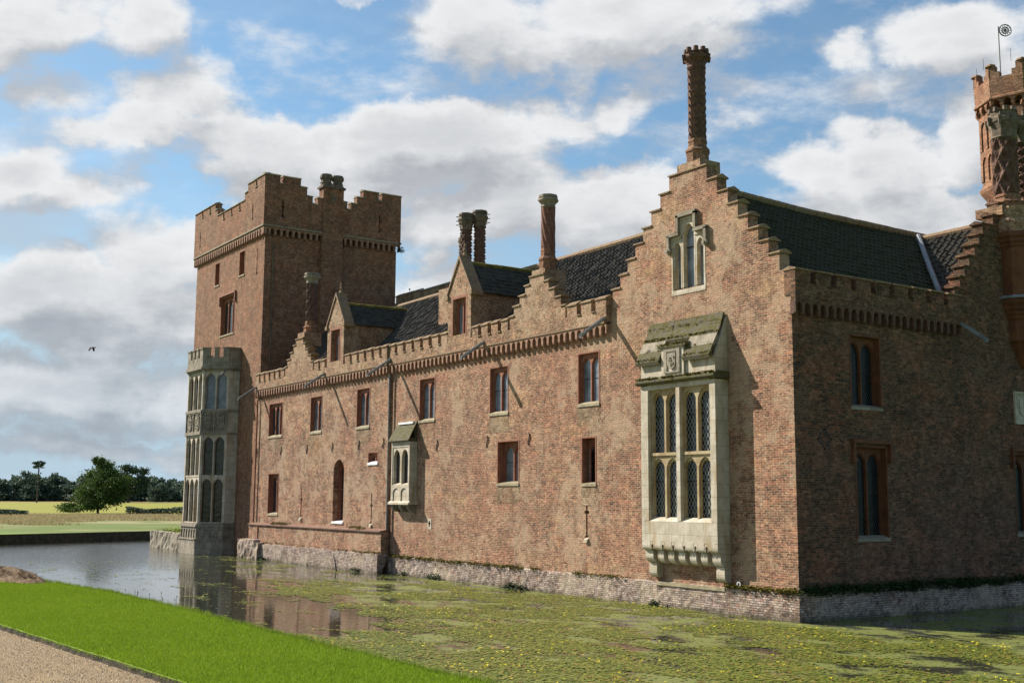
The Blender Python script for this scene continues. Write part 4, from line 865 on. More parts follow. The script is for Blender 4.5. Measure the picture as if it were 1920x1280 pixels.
# water
m, t, b = new_mat('moat_water'); P = coords(t); sp = t('ShaderNodeSeparateXYZ', {0: P})
mask = t.step(sp.outputs[0], -47, -30, 1.0, .10)
r1 = t.noise(t.vmath('MULTIPLY', P, (1, 1.6, 1)), 1.6, 4, .6, .3); r2 = t.noise(P, 7, 3, .5)
hh = t.math('MULTIPLY', t.math('ADD', r1, t.math('MULTIPLY', r2, .25)), mask)
t.set(b.inputs['Normal'], t('ShaderNodeBump', {'Strength': .5, 'Distance': .08, 'Height': hh}).outputs[0])
b.inputs['Base Color'].default_value = (.035, .036, .026, 1); b.inputs['Roughness'].default_value = .03; b.inputs['IOR'].default_value = 1.36; b.inputs['Specular IOR Level'].default_value = .9
MT['water'] = m
sc1 = t.noise(t.vmath('MULTIPLY', P, (1, 1.5, 1)), .55, 6, .62); sc2 = t.noise(P, 16, 6, .7)
lin = t.math('ADD', t.math('ADD', sp.outputs[1], 8.9), t.math('ADD', t.math('MULTIPLY', t.math('ADD', sp.outputs[0], 4.0), .22), t.math('MULTIPLY', sc1, 3.0)))
reg = t.math('MULTIPLY', t.math('MULTIPLY', t.math('MAXIMUM', t.step(lin, 0, 1.2), t.step(sp.outputs[0], -4.5, -3)), t.step(t.math('ADD', sp.outputs[0], t.math('MULTIPLY', sc1, 12)), -19, -12)), t.step(t.math('ADD', t.math('MULTIPLY', sc1, .75), t.math('MULTIPLY', sc2, .25)), .45, .53))
ds = t('ShaderNodeBsdfPrincipled', {'Base Color': t.ramp(sc2, [(.3, (.05, .055, .010)), (.5, (.125, .14, .02)), (.7, (.18, .175, .033))]), 'Roughness': .75}); ms = t('ShaderNodeMixShader', {0: t.math('MULTIPLY', reg, .93), 1: b.outputs[0], 2: ds.outputs[0]})
t.l.new(ms.outputs[0], [n for n in t.n if n.type == 'OUTPUT_MATERIAL'][0].inputs[0])
MB().flat([(20.5, -19.5), (20.5, 70), (-90, 70), (-90, 0), (-72, -30), (-40, -28)], -.02, 0).build('water', 'water', kind='structure')
# near lawn slab
def strip_slab(name, poly, z, zb, mat, mats2=None, **tags):
    mb = MB(); n = len(poly); mb.add([(x, y, z) for x, y in poly], [tuple(range(n))])
    return mb.build(name, mat, **tags)
edge = [(45, -19.85), (13.4, -19.78), (11.0, -19.87), (7.6, -19.91), (3.7, -19.87), (-1.3, -20.0), (-4.7, -20.45), (-7.5, -20.9), (-30, -24.6), (-60, -28.5)]
pth = [(45, -21.6), (11.77, -22.55), (7.33, -22.9), (4.6, -23.12), (-7.5, -24.1), (-30, -27.4)]
def dense(l, step, j):
    o = []
    for (x0, y0), (x1, y1) in zip(l[:-1], l[1:]):
        k = max(1, int(math.hypot(x1 - x0, y1 - y0) / step)) if min(x0, x1) > -31 and max(x0, x1) < 20 else 1
        for i in range(k): o.append((x0 + (x1 - x0) * i / k + (random.uniform(-j, j) if i else 0), y0 + (y1 - y0) * i / k + (random.uniform(-j, j) if i else 0)))
    return o + [l[-1]]
edge = dense(edge, .35, .06); pth = dense(pth, .16, .016)
mb = MB(); mb.add([(x, y, 1.6) for x, y in edge] + [(-60, -31, 1.6)] + [(x, y, 1.6) for x, y in reversed(pth)], [tuple(range(len(edge) + len(pth) + 1))]); 
k = len(mb.v); n = len(edge)
mb.add([(x, y, 1.6) for x, y in edge] + [(x - .05, y + .22, 1.5) for x, y in edge] + [(x - .3, y + 1.5, .0) for x, y in edge] + [(x - .4, y + 2.2, -.8) for x, y in edge], [(r_ * n + i, r_ * n + i + 1, (r_ + 1) * n + i + 1, (r_ + 1) * n + i) for r_ in range(3) for i in range(n - 1)])
k = len(pth); mb.add([], [])
ME_ = MB().add([(x, y - .003, 1.605) for x, y in pth] + [(x, y - .03, 1.4) for x, y in pth] + [(x, y + .35, 1.4) for x, y in pth] + [(x, y + .0, 1.602) for x, y in pth], [(r_ * k + i, r_ * k + i + 1, (r_ + 1) * k + i + 1, (r_ + 1) * k + i) for r_ in range(2) for i in range(k - 1)]).build('turf_edge', 'mud', kind='structure')
mb.build('lawn', 'lawn', kind='structure')
MB().add([(x, y + .3, 1.53) for x, y in pth] + [(-30, -80, 1.53), (45, -80, 1.53)], [tuple(range(len(pth) + 2))]).build('gravel_path', 'gravel', kind='structure')
# island terrace left of the tower and courtyard
MB().flat([(-60.2, -1.0), (-56.1, -1.0), (-56.1, 20), (-66, 20)], -1, 1.0).build('terrace', 'ground', kind='structure')
MB().flat([(-56, 9.6), (0, 9.6), (0, 60), (-56, 60)], -1, .8).build('courtyard', 'gravel', kind='structure')
fw = Fr((-60.4, -1.2, 0), (1, 0, 0), (0, -1, 0)); w = rough_strip('garden_wall', fw, 0, 8.3, -1, 1.12, -.35, .0, 'stoneg', du=.3, amp=.05, top_amp=.06, parent=None)
w['label'] = 'low grey rubble wall rising from the water left of the tower'; w['category'] = 'wall'
fw = Fr((-60.4, -1.1, 0), (-.27, 1, 0), (-1, -.27, 0)); MB().box(fw, 0, 20, -.3, 0, -1, 1.1).build('wall_return', 'stoneg', w)

# moss on ledges
ROOFMOSS = True
def clumps(name, pts, n_per, size, mat, h=1.0, **tags):
    V = []; F = []
    for (p, sx, sy, sz) in pts:
        for _ in range(n_per):
            c = Vector(p) + Vector((random.gauss(0, sx), random.gauss(0, sy), abs(random.gauss(0, sz)))); s_ = size * random.uniform(.5, 1.3); k = len(V)
            for q_ in range(3):
                th = random.uniform(0, 6.28); V.append((c.x + s_ * math.cos(th), c.y + s_ * math.sin(th), c.z + s_ * random.uniform(-.6, .8) * h))
            F.append((k, k + 1, k + 2))
    me = bpy.data.meshes.new(name); me.from_pydata(V, [], F); me.materials.append(MT[mat] if isinstance(mat, str) else mat); o = bpy.data.objects.new(name, me); COL.objects.link(o)
    for k_, v in tags.items(): o[k_] = v
    return o
pts = []
for fr, u0, u1, z, d, dens in ((FA, -25.8, -14.5, .84, .07, 3.2), (FA, -14, -8.0, .84, .06, 1.6), (FA, -3.0, 0.1, .88, .09, 5), (FL, -43.3, -31, .98, .3, .8), (FL, -31, -25.9, .95, .4, 2.2), (FL, -39.8, -37.6, 2.1, .3, 2.2), (FL, -31.2, -28, 2.1, .3, 1.8)):
    for _ in range(int((u1 - u0) * 6 * dens)):
        u = random.uniform(u0, u1)
        if math.sin(u * 1.7) + math.sin(u * .63) < -.55 and dens < 2.1: continue
        pts.append((fr.P(u, d * random.uniform(.3, 1.5), z + random.uniform(-.05, .03)), .07, .07, .035))
for k, dz in ((0, .1), (1, .05), (2, .12), (3, .15), (3, .36)):
    for _ in range(70 if k != 1 else 12):
        u = random.uniform(-6.6, -2.95)
        if k < 2 and -5.45 < u < -4.15: continue
        pts.append((FA.P(u, D + .12 - k * .19 - dz * .5 + .03, 8.25 + k * .36 + dz), .05, .03, .03))
for _ in range(60): pts.append((FA.P(random.uniform(-6.6, -2.75), D + .1, 7.72), .05, .03, .015))
for _ in range(40): pts.append((FA.P(random.uniform(-5.45, -4.15), D - .1, 8.82), .05, .12, .02))
clumps('moss', pts, 26, .045, 'moss', kind='stuff', label='olive moss along the brick ledges', category='moss')
MT['dweed'] = leaf_mat('dark_ivy', (.012, .03, .008), (.03, .06, .012), 3)
pts = [(FB.P(random.uniform(-.1, 15.5), .1, .85 + random.uniform(-.12, .1)), .08, .16, .08) for _ in range(330)]
clumps('ledge_weeds', pts, 30, .06, 'dweed', kind='stuff', label='dark green weeds growing along the shaded plinth', category='weeds')
pts = [(FA.P(u, .3, .02), .18, .05, .1) for u in (-21.5, -20.9, -15.2, -14.6, -14.2, -14.9, -6.2, -24.0)] + [(FL.P(u, .75, .05), .3, .08, .06) for u in (-40, -28)]
clumps('water_weeds', pts, 160, .06, 'dweed', kind='stuff', label='dark green weeds at the waterline under the wall', category='weeds')
# ------------------------------------------------------------------ floating plants
from math import floor
def vnoise(x, y, seed=0):
    xi = np.floor(x).astype(int); yi = np.floor(y).astype(int); fx = x - xi; fy = y - yi
    def hsh(a, b): v = np.sin(a * 127.1 + b * 311.7 + seed * 74.7) * 43758.5453; return v - np.floor(v)
    sx = fx * fx * (3 - 2 * fx); sy = fy * fy * (3 - 2 * fy)
    return (hsh(xi, yi) * (1 - sx) + hsh(xi + 1, yi) * sx) * (1 - sy) + (hsh(xi, yi + 1) * (1 - sx) + hsh(xi + 1, yi + 1) * sx) * sy
def fbm(x, y, seed=0, o=4): return sum(vnoise(x * 2 ** i, y * 2 ** i, seed + i) / 2 ** (i + 1) for i in range(o)) / (1 - .5 ** o)
def in_poly(x, y, poly):
    c = np.zeros(len(x), bool); n = len(poly)
    for i in range(n):
        x1, y1 = poly[i]; x2, y2 = poly[(i + 1) % n]
        c ^= ((y1 > y) != (y2 > y)) & (x < (x2 - x1) * (y - y1) / (y2 - y1 + 1e-12) + x1)
    return c
CLEAR = [(-48, -2.5), (-36, -2.0), (-33.5, -5.5), (-26, -6.4), (-19.5, -8.3), (-9.8, -9.8), (-4.6, -11.3), (-4.0, -13.2), (-8, -16), (-20, -21), (-60, -25), (-60, -2)]
N = 480000
x = -46 + 66 * RNG.random(N) ** .8; y = -18.6 + 18.5 * RNG.random(N)
y = np.where(RNG.random(N) < .12, -18.6 + 90 * RNG.random(N), y)
keep = ~((x < .12) & (y > -.15)) & ~((x < -25.8) & (y > -.75)); x, y = x[keep], y[keep]
f = fbm(x * .35, y * .55, 3); f2 = fbm(x * .9 + 9, y * 1.6, 8, 3)
clear = in_poly(x + (f2 - .5) * 4, y + (f - .5) * 3, CLEAR)
dens = np.where(clear, np.where(f2 > .66, .28, .008), np.clip((f * .6 + f2 * .4 - .41) * 7, 0.03, 1))
edgefar = np.clip((-y) / 1.8, 0, 1); dens = dens * np.where((x < -12), .12 + .88 * edgefar ** 2, 1)
dens = dens * np.where(x < -24, .55, 1) * np.where((x < -24) & (f2 < .52), .25, 1)
keep = RNG.random(len(x)) < dens; x, y = x[keep], y[keep]; print('pads', len(x))
def pads(name, x, y, r0, r1, mat, zr=.012, tilt=.16, k=7, **tags):
    n = len(x); r = r0 + (r1 - r0) * RNG.random(n) ** 2; th = RNG.random(n) * 6.28; z = .004 + zr * RNG.random(n)
    tx, ty = RNG.normal(0, tilt, n), RNG.normal(0, tilt, n); V = np.zeros((n, k, 3))
    for i in range(k):
        a = th + 2 * np.pi * i / k; px, py = np.cos(a) * r, np.sin(a) * r * (1 if i else .55)
        V[:, i, 0] = x + px; V[:, i, 1] = y + py; V[:, i, 2] = z + np.abs(px * tx + py * ty)
    me = bpy.data.meshes.new(name); me.vertices.add(n * k); me.vertices.foreach_set('co', V.ravel()); me.loops.add(n * k); me.loops.foreach_set('vertex_index', np.arange(n * k)); me.polygons.add(n); me.polygons.foreach_set('loop_start', np.arange(n) * k)
    me.update(calc_edges=True); me.materials.append(mat); o = bpy.data.objects.new(name, me); COL.objects.link(o)
    for k_, v in tags.items(): o[k_] = v
    return o
m, t, b = new_mat('floating_leaf'); gI = t('ShaderNodeNewGeometry').outputs['Random Per Island']; P = coords(t)
c = t.ramp(gI, [(0, (.065, .085, .012)), (.3, (.12, .145, .016)), (.7, (.165, .185, .022)), (.86, (.22, .21, .033)), (.94, (.25, .17, .04)), (1, (.20, .10, .03))])
c = t.mix(t.step(t.noise(P, .5, 4), .5, .7, 0, .6), c, (.11, .145, .025)); c = t.mix(t.step(t.noise(P, 1.1, 4), .58, .72, 0, .45), c, (.20, .13, .05))
t.set(b.inputs['Base Color'], c); b.inputs['Roughness'].default_value = .45; MT['pad'] = m
pads('floating_leaves', x, y, .025, .062, MT['pad'], tilt=.09, kind='stuff', label='green and yellowing floating leaves covering the moat', category='water plants')
m, t, b = new_mat('yellow_petal'); b.inputs['Base Color'].default_value = (.75, .62, .02, 1); b.inputs['Roughness'].default_value = .6; MT['petal'] = m
sel = RNG.random(len(x)) < (.0025 + .014 * (fbm(x * .6, y * .6, 21) > .58)); fx, fy = x[sel], y[sel]
V = []; F = []
for a, b_ in zip(fx, fy):
    if a > 16: continue
    z = random.uniform(.03, .10)
    for q_ in range(4):
        k = len(V); th = q_ * 1.57 + random.random(); s_ = random.uniform(.03, .05); V += [(a, b_, z), (a + s_ * math.cos(th), b_ + s_ * math.sin(th), z + .025), (a + s_ * math.cos(th + 1.1), b_ + s_ * math.sin(th + 1.1), z + .02)]; F.append((k, k + 1, k + 2))
me = bpy.data.meshes.new('water_flowers'); me.from_pydata(V, [], F); me.materials.append(MT['petal']); o = bpy.data.objects.new('water_flowers', me); COL.objects.link(o); o['kind'] = 'stuff'; o['label'] = 'tiny yellow flowers scattered among the floating leaves'; o['category'] = 'water flowers'

# ------------------------------------------------------------------ grass
def blades(name, x, y, z, h0, h1, w, mat, lean=.5, clump=None, **tags):
    n = len(x); th = RNG.random(n) * 6.28; h = h0 + (h1 - h0) * RNG.random(n); V = np.zeros((n, 3, 3)); la = RNG.random(n) * 6.28; ll = lean * h * RNG.random(n)
    V[:, 0] = np.stack([x - np.cos(th) * w, y - np.sin(th) * w, z], 1); V[:, 1] = np.stack([x + np.cos(th) * w, y + np.sin(th) * w, z], 1); V[:, 2] = np.stack([x + np.cos(la) * ll, y + np.sin(la) * ll, z + h], 1)
    me = bpy.data.meshes.new(name); me.vertices.add(n * 3); me.vertices.foreach_set('co', V.ravel()); me.loops.add(n * 3); me.loops.foreach_set('vertex_index', np.arange(n * 3)); me.polygons.add(n); me.polygons.foreach_set('loop_start', np.arange(n) * 3)
    me.update(calc_edges=True); me.materials.append(mat); o = bpy.data.objects.new(name, me); COL.objects.link(o)
    for k_, v in tags.items(): o[k_] = v
    return o
MT['blade'] = leaf_mat('grass_blade', (.115, .205, .010), (.33, .42, .03), .8, trans=.25)
MT['bladew'] = leaf_mat('bank_grass', (.12, .20, .015), (.28, .33, .05), .8, trans=.25)
ex = np.array([p[0] for p in edge[::-1]]); ey = np.array([p[1] for p in edge[::-1]]); px_ = np.array([p[0] for p in pth[::-1]]); py_ = np.array([p[1] for p in pth[::-1]])
n = 420000; gx = -12 + 30 * RNG.random(n); e0 = np.interp(gx, ex, ey); e1 = np.interp(gx, px_, py_); gy = e1 + (e0 - e1) * RNG.random(n) + .04
blades('lawn_grass', gx, gy, np.full(n, 1.598), .015, .045, .005, MT['blade'], kind='stuff', label='short bright green grass of the mown lawn', category='grass')
n = 26000; gx = -30 + 50 * RNG.random(n); off_ = np.abs(RNG.normal(0, .14, n)); gy = np.interp(gx, ex, ey) + off_ - .03
blades('bank_grass', gx, gy, 1.6 - off_ * .5, .03, .12, .007, MT['bladew'], lean=.8, kind='stuff', label='longer grass fringing the top of the moat bank', category='grass')
n = 2500; gx = -10 + 25 * RNG.random(n); gy = np.interp(gx, px_, py_) + RNG.normal(0, .012, n)
blades('edge_grass', gx, gy, np.full(n, 1.58), .02, .05, .005, MT['blade'], lean=1.2, kind='stuff', label='grass tips overhanging the gravel path edge', category='grass')
# tall seed heads on the bank
pts = [(-1.0 + random.uniform(0, 7), 0) for _ in range(16)]; mb = MB()
for xx, _ in pts: yy = float(np.interp(xx, ex, ey)) + .12; h = random.uniform(.06, .18); tx = random.uniform(-.05, .05); mb.tube((xx, yy, 1.5), (xx + tx, yy, 1.6 + h), .004, .003, 3); mb.tube((xx + tx, yy, 1.6 + h), (xx + tx * 1.2, yy, 1.64 + h), .008, .005, 4)
mb.build('seed_heads', 'dweed', kind='stuff', label='thin dark seed heads standing along the bank edge', category='weeds')
# gravel stones
n = 70000; gx = -2 + 17 * RNG.random(n); e1 = np.interp(gx, px_, py_); gy = e1 - 2.6 * RNG.random(n) ** 1.2 - .01; s_ = .004 + .009 * RNG.random(n) ** 2; V = np.zeros((n, 4, 3)); th = RNG.random(n) * 6.28
for i in range(3): V[:, i] = np.stack([gx + s_ * np.cos(th + i * 2.1), gy + s_ * np.sin(th + i * 2.1), np.full(n, 1.529)], 1)
V[:, 3] = np.stack([gx, gy, 1.53 + s_ * (.5 + RNG.random(n))], 1); k4 = np.arange(n)[:, None] * 4; F = np.concatenate([k4 + np.array([[0, 1, 3]]), k4 + np.array([[1, 2, 3]]), k4 + np.array([[2, 0, 3]])])
me = bpy.data.meshes.new('gravel_stones'); me.vertices.add(n * 4); me.vertices.foreach_set('co', V.ravel()); me.loops.add(len(F) * 3); me.loops.foreach_set('vertex_index', F.ravel()); me.polygons.add(len(F)); me.polygons.foreach_set('loop_start', np.arange(len(F)) * 3); me.update(calc_edges=True)
m, t, b = new_mat('pebble'); gI = t('ShaderNodeNewGeometry').outputs['Random Per Island']; t.set(b.inputs['Base Color'], t.ramp(gI, [(0, (.12, .075, .04)), (.4, (.25, .17, .095)), (.75, (.35, .26, .15)), (1, (.42, .35, .25))])); b.inputs['Roughness'].default_value = .8; me.materials.append(m)
o = bpy.data.objects.new('gravel_stones', me); COL.objects.link(o); o['kind'] = 'stuff'; o['label'] = 'loose brown gravel on the path'; o['category'] = 'gravel'
# heap of cut weed and earth
mb = MB(); nx, ny = 46, 26; vs = []
for i in range(nx + 1):
    for j in range(ny + 1):
        u, v = i / nx * 2 - 1, j / ny * 2 - 1; h = max(0, 1 - u * u - v * v) ** .7; nn = vnoise(np.array([i * .35]), np.array([j * .35]), 5)[0]; n3 = vnoise(np.array([i * .9]), np.array([j * .9]), 9)[0]
        vs.append((-6.2 + u * 2.3, -21.05 + v * .55 - u * -.3, 1.59 + h * (.13 + .16 * nn + .09 * n3)))
mb.add(vs, [(i * (ny + 1) + j, (i + 1) * (ny + 1) + j, (i + 1) * (ny + 1) + j + 1, i * (ny + 1) + j + 1) for i in range(nx) for j in range(ny)])
MT['heap'] = rough_mat('raked_weed_heap', (.12, .07, .035), (.22, .14, .07), 9, bump=.05)
hp = mb.build('earth_heap', 'heap', label='brown heap of raked weed on the lawn corner by the water', category='heap')
n = 5000; u = RNG.normal(0, .42, n).clip(-1, 1); v = RNG.normal(0, .4, n).clip(-1, 1)
hb = blades('loose_stalks', -6.2 + u * 2.2, -21.05 + v * .5 + u * .3, 1.6 + np.maximum(0, 1 - u * u - v * v) ** .7 * .22, .01, .09, .008, leaf_mat('dead_stalk', (.10, .06, .03), (.30, .2, .11), 3), lean=2.5); hb.parent = hp
# long meadow grass beyond the moat
n = 120000; dd = 97 + 100 * RNG.random(n) ** 1.3; ss = -60 + 75 * RNG.random(n); FP = np.array([.243, .97]); gx = CAM.x + FD.x * dd + FP[0] * (ss * dd / 150 + 5) ; gy = CAM.y + FD.y * dd + FP[1] * (ss * dd / 150 + 5)
nz_ = fbm(gx * .08, gy * .08, 4); kk = (nz_ + (dd - 97) * .009 > .86) & (RNG.random(n) < .9) & ~((gx > -60) & (gx < 0)); MT['hay'] = leaf_mat('dry_meadow_grass', (.24, .20, .08), (.46, .37, .22), .12, trans=.3)
blades('meadow_grass', gx[kk], gy[kk], np.full(kk.sum(), .72), .12, .36, .06, MT['hay'], kind='stuff', label='long pale dry meadow grass beyond the moat', category='grass')
pts = [((-58 - 2.5 * random.random(), -.6 + 2 * random.random(), 1.05), .3, .3, .12) for _ in range(30)]
MT['herb'] = leaf_mat('terrace_herbs', (.10, .2, .02), (.35, .36, .04), 2); clumps('terrace_herbs', pts, 120, .06, 'herb', kind='stuff', label='yellow green herbs on the terrace behind the low wall', category='plants')
# stick standing in the water
mb = MB(); mb.tube((-28.9, -1.35, -.3), (-29.1, -1.4, .55), .035, .03, 5); mb.tube((-29.1, -1.4, .55), (-29.25, -1.42, .8), .025, .012, 5); mb.tube((-29.02, -1.38, .3), (-28.75, -1.4, .55), .02, .01, 5)
mb.build('wooden_stick', 'iron', label='dark forked stick standing in the water below the low wall', category='stick')
mb = MB(); vu = Vector((1, 0, 0)); ringtube(mb, Vector((-2.36, -.14, .98)), .07, .018, 12); mb.build('mooring_ring', 'white', castle)
# ------------------------------------------------------------------ trees
def tree(name, loc, H, W, nleaf, ls, leafm, blobs, trunk=.3, seed=1, th=.35, **tags):
    rr = random.Random(seed); rg = np.random.default_rng(seed); root = empty(name, loc, **tags)
    mb = MB(); mb.tube((0, 0, -.3), (0, 0, H * th), trunk, trunk * .7, 8)
    V = []
    for (bx, by, bz, br, bh, wgt) in blobs:
        mb.tube((0, 0, H * th * .6), (bx * W, by * W, bz * H), trunk * .45, trunk * .1, 5)
        n = int(nleaf * wgt); nsub = max(4, int(br * 30)); sub = rg.normal(0, 1, (nsub, 3)); sub /= np.linalg.norm(sub, axis=1)[:, None]; sub *= (.55 + .5 * rg.random(nsub))[:, None]
        k = rg.integers(0, nsub, n); o = sub[k] * np.array([br * W, br * W, bh * H]) + rg.normal(0, .26, (n, 3)) * np.array([br * W, br * W, bh * H]) * .75
        V.append(o + np.array([bx * W, by * W, bz * H]))
    C_ = np.concatenate(V); n = len(C_); a = rg.normal(0, 1, (n, 3)); a /= np.linalg.norm(a, axis=1)[:, None]; b_ = np.cross(a, rg.normal(0, 1, (n, 3))); b_ /= np.linalg.norm(b_, axis=1)[:, None]; s_ = ls * (.6 + .8 * rg.random(n))[:, None]
    Q = np.stack([C_ - a * s_, C_ - b_ * s_ * .6, C_ + a * s_, C_ + b_ * s_ * .6], 1); Q[:, :, 2] = np.maximum(Q[:, :, 2], .15)
    me = bpy.data.meshes.new('crown'); me.vertices.add(n * 4); me.vertices.foreach_set('co', Q.ravel()); me.loops.add(n * 4); me.loops.foreach_set('vertex_index', np.arange(n * 4)); me.polygons.add(n); me.polygons.foreach_set('loop_start', np.arange(n) * 4); me.update(calc_edges=True)
    me.materials.append(leafm); c = bpy.data.objects.new('crown', me); COL.objects.link(c); c.parent = root; mb.build('trunk', 'bark', root); return root
LG = leaf_mat('bushy_tree_leaf', (.03, .06, .012), (.085, .135, .028), .3, trans=.25); LD = leaf_mat('dark_tree_leaf', (.036, .06, .04), (.075, .105, .06), .05, trans=.15); LX = leaf_mat('far_wood_leaf', (.045, .075, .055), (.10, .14, .085), .02, trans=.2)
tree('bushy_tree', (-177.5, 25.2, .7), 10.4, 12.5, 26000, .17, LG, [(0, 0, .32, .36, .28, .36), (-.27, .05, .42, .22, .22, .14), (.3, 0, .4, .24, .24, .16), (0.05, .1, .62, .3, .2, .16), (.1, 0, .8, .12, .14, .05), (-.1, 0, .78, .09, .12, .035), (-.33, 0, .5, .08, .1, .03), (.2, 0, .62, .16, .12, .07), (.0, -.2, .12, .3, .1, .12)], .22, 3, label='bushy green tree standing alone in the meadow beyond the moat', category='tree')
def along(dist, lat, z=.73): return (CAM.x + FD.x * dist + .243 * lat, CAM.y + FD.y * dist + .97 * lat, z)
# lateral metres at a distance: pixel 170 of 1920 is lat 0
tree('domed_tree', along(560, 16.5), 17.5, 22, 12000, .5, LD, [(0, 0, .5, .36, .3, .4), (.15, 0, .68, .3, .24, .3), (-.25, 0, .5, .25, .25, .15), (.3, .1, .45, .2, .2, .15)], .7, 5, label='large dark dome shaped tree behind the bushy tree', category='tree')
tree('tall_pine', along(520, -20.5), 17.2, 8, 1500, .3, LD, [(.12, 0, .95, .3, .05, .4), (-.12, 0, .86, .22, .045, .2), (.3, 0, .9, .2, .04, .12), (-.22, 0, .60, .22, .06, .14), (.22, 0, .55, .28, .07, .14)], .3, 8, th=.9, label='tall flat topped pine with a bare trunk above the distant wood', category='tree')
rr = random.Random(4); protos = []
for k in range(6):
    bl = [(rr.uniform(-.25, .25), rr.uniform(-.2, .2), rr.uniform(.3, .7), rr.uniform(.25, .4), rr.uniform(.2, .3), .25) for _ in range(4)] + [(0, 0, .2, .5, .2, .3)]
    protos.append(tree('distant_tree', along(600 + 15 * k, -60 + 9 * k), 12 + k * .8, 15, 2200, .75, LX, bl, .4, 20 + k, label='dark green tree in the distant woodland belt', category='tree', group='trees of the distant woodland belt'))
lat = -95; i = 0
while lat < 75:
    p = protos[i % 6]; i += 1
    r = p.copy(); COL.objects.link(r); r.location = along(600 + rr.uniform(0, 120), lat); sc_ = rr.uniform(.75, 1.05) * (.85 if lat > 25 else 1); r.scale = (sc_ * 1.1, sc_ * 1.1, sc_); r.rotation_euler = (0, 0, rr.uniform(0, 6.28))
    for ch in p.children: c = ch.copy(); COL.objects.link(c); c.parent = r
    lat += rr.uniform(3.2, 6)
# dark understorey closing the foot of the wood, and hedge lines
def hedge(name, d0, l0, l1, h, n, ls, mat, depth, **tags):
    a = RNG.random(n); dd = d0 + RNG.random(n) * depth; l = l0 + (l1 - l0) * a; hh = h * (.6 + .6 * vnoise(l * .35, l * 0, 2)); zz = RNG.random(n) ** .8 * hh
    C_ = np.stack([CAM.x + FD.x * dd + .243 * l, CAM.y + FD.y * dd + .97 * l, .73 + zz], 1); aa = RNG.normal(0, 1, (n, 3)); aa /= np.linalg.norm(aa, axis=1)[:, None]; bb = np.cross(aa, RNG.normal(0, 1, (n, 3))); bb /= np.linalg.norm(bb, axis=1)[:, None]
    Q = np.stack([C_ - aa * ls, C_ - bb * ls * .7, C_ + aa * ls, C_ + bb * ls * .7], 1); me = bpy.data.meshes.new(name); me.vertices.add(n * 4); me.vertices.foreach_set('co', Q.ravel()); me.loops.add(n * 4); me.loops.foreach_set('vertex_index', np.arange(n * 4)); me.polygons.add(n); me.polygons.foreach_set('loop_start', np.arange(n) * 4); me.update(calc_edges=True); me.materials.append(mat)
    o = bpy.data.objects.new(name, me); COL.objects.link(o)
    for k_, v in tags.items(): o[k_] = v
hedge('woodland', 690, -130, 90, 12, 42000, .9, LX, 60, kind='stuff', label='dense dark woodland closing the horizon', category='woodland')
hedge('hedge', 196, 5.5, 30, 1.3, 5000, .16, LD, 3, label='low dark hedge in the field right of the bushy tree', category='hedge')
hedge('hedge', 186, -24, -8.5, .9, 3600, .14, LD, 3, label='low scrubby hedge in the field left of the bushy tree', category='hedge')
# ------------------------------------------------------------------ birds and a wall plant
def bird(name, loc, sc, heading, wings, mat, **tags):
    h = Vector((math.cos(heading), math.sin(heading), 0)); s_ = Vector((-h.y, h.x, 0)); L = Vector(loc); mb = MB()
    prof = [(-.5, .01), (-.38, .05), (-.15, .1), (.1, .11), (.28, .07), (.38, .06), (.46, .045), (.55, .01)]; V = []; n = 8
    for d, r in prof:
        for i in range(n): t_ = 2 * math.pi * i / n; V.append(L + (h * d + s_ * r * math.cos(t_) + Vector((0, 0, r * math.sin(t_) + (.05 if d > .25 else 0)))) * sc)
    mb.add(V, [(j * n + i, j * n + (i + 1) % n, (j + 1) * n + (i + 1) % n, (j + 1) * n + i) for j in range(len(prof) - 1) for i in range(n)])
    if wings:
        for sg, dz in ((1, -.35), (-1, -.5)):
            P0 = [(.15, .05, .05), (-.12, .05, .05), (-.22, .45, dz * .4 + .05), (.1, .45, dz * .4 + .08), (-.25, .85, dz), (-.02, .8, dz + .02)]
            q_ = [L + (h * a + s_ * b_ * sg + Vector((0, 0, c))) * sc for a, b_, c in P0]; mb.add(q_ + [p - Vector((0, 0, .02 * sc)) for p in q_], [(0, 1, 2, 3), (3, 2, 4, 5), (6, 9, 8, 7), (9, 11, 10, 8), (0, 3, 9, 6), (3, 5, 11, 9), (1, 7, 8, 2), (2, 8, 10, 4), (4, 10, 11, 5)])
    else:
        mb.tube(L + Vector((0, 0, -.25)) * sc + h * .02, L - h * .0, .03 * sc, .03 * sc, 4)
    return mb.build(name, mat, **tags)
MT['bird'] = rough_mat('dark_feathers', (.02, .018, .02), (.05, .045, .045), 9)
bird('flying_bird', (-37.0, -11.7, 11.2), .38, .9, True, 'bird', label='small dark bird flying left of the tower', category='bird')
bird('pigeon', (-41.6, 9.4, 17.2), .5, 2.6, False, 'bird', label='dark pigeon perched on a far battlement beside the tower', category='bird')
pl = clumps('wall_fern', [((-43.1, 9.45, 19.95), .12, .12, .2)], 120, .1, 'dweed', label='tuft of green fern growing from the top corner of the tower', category='plant')

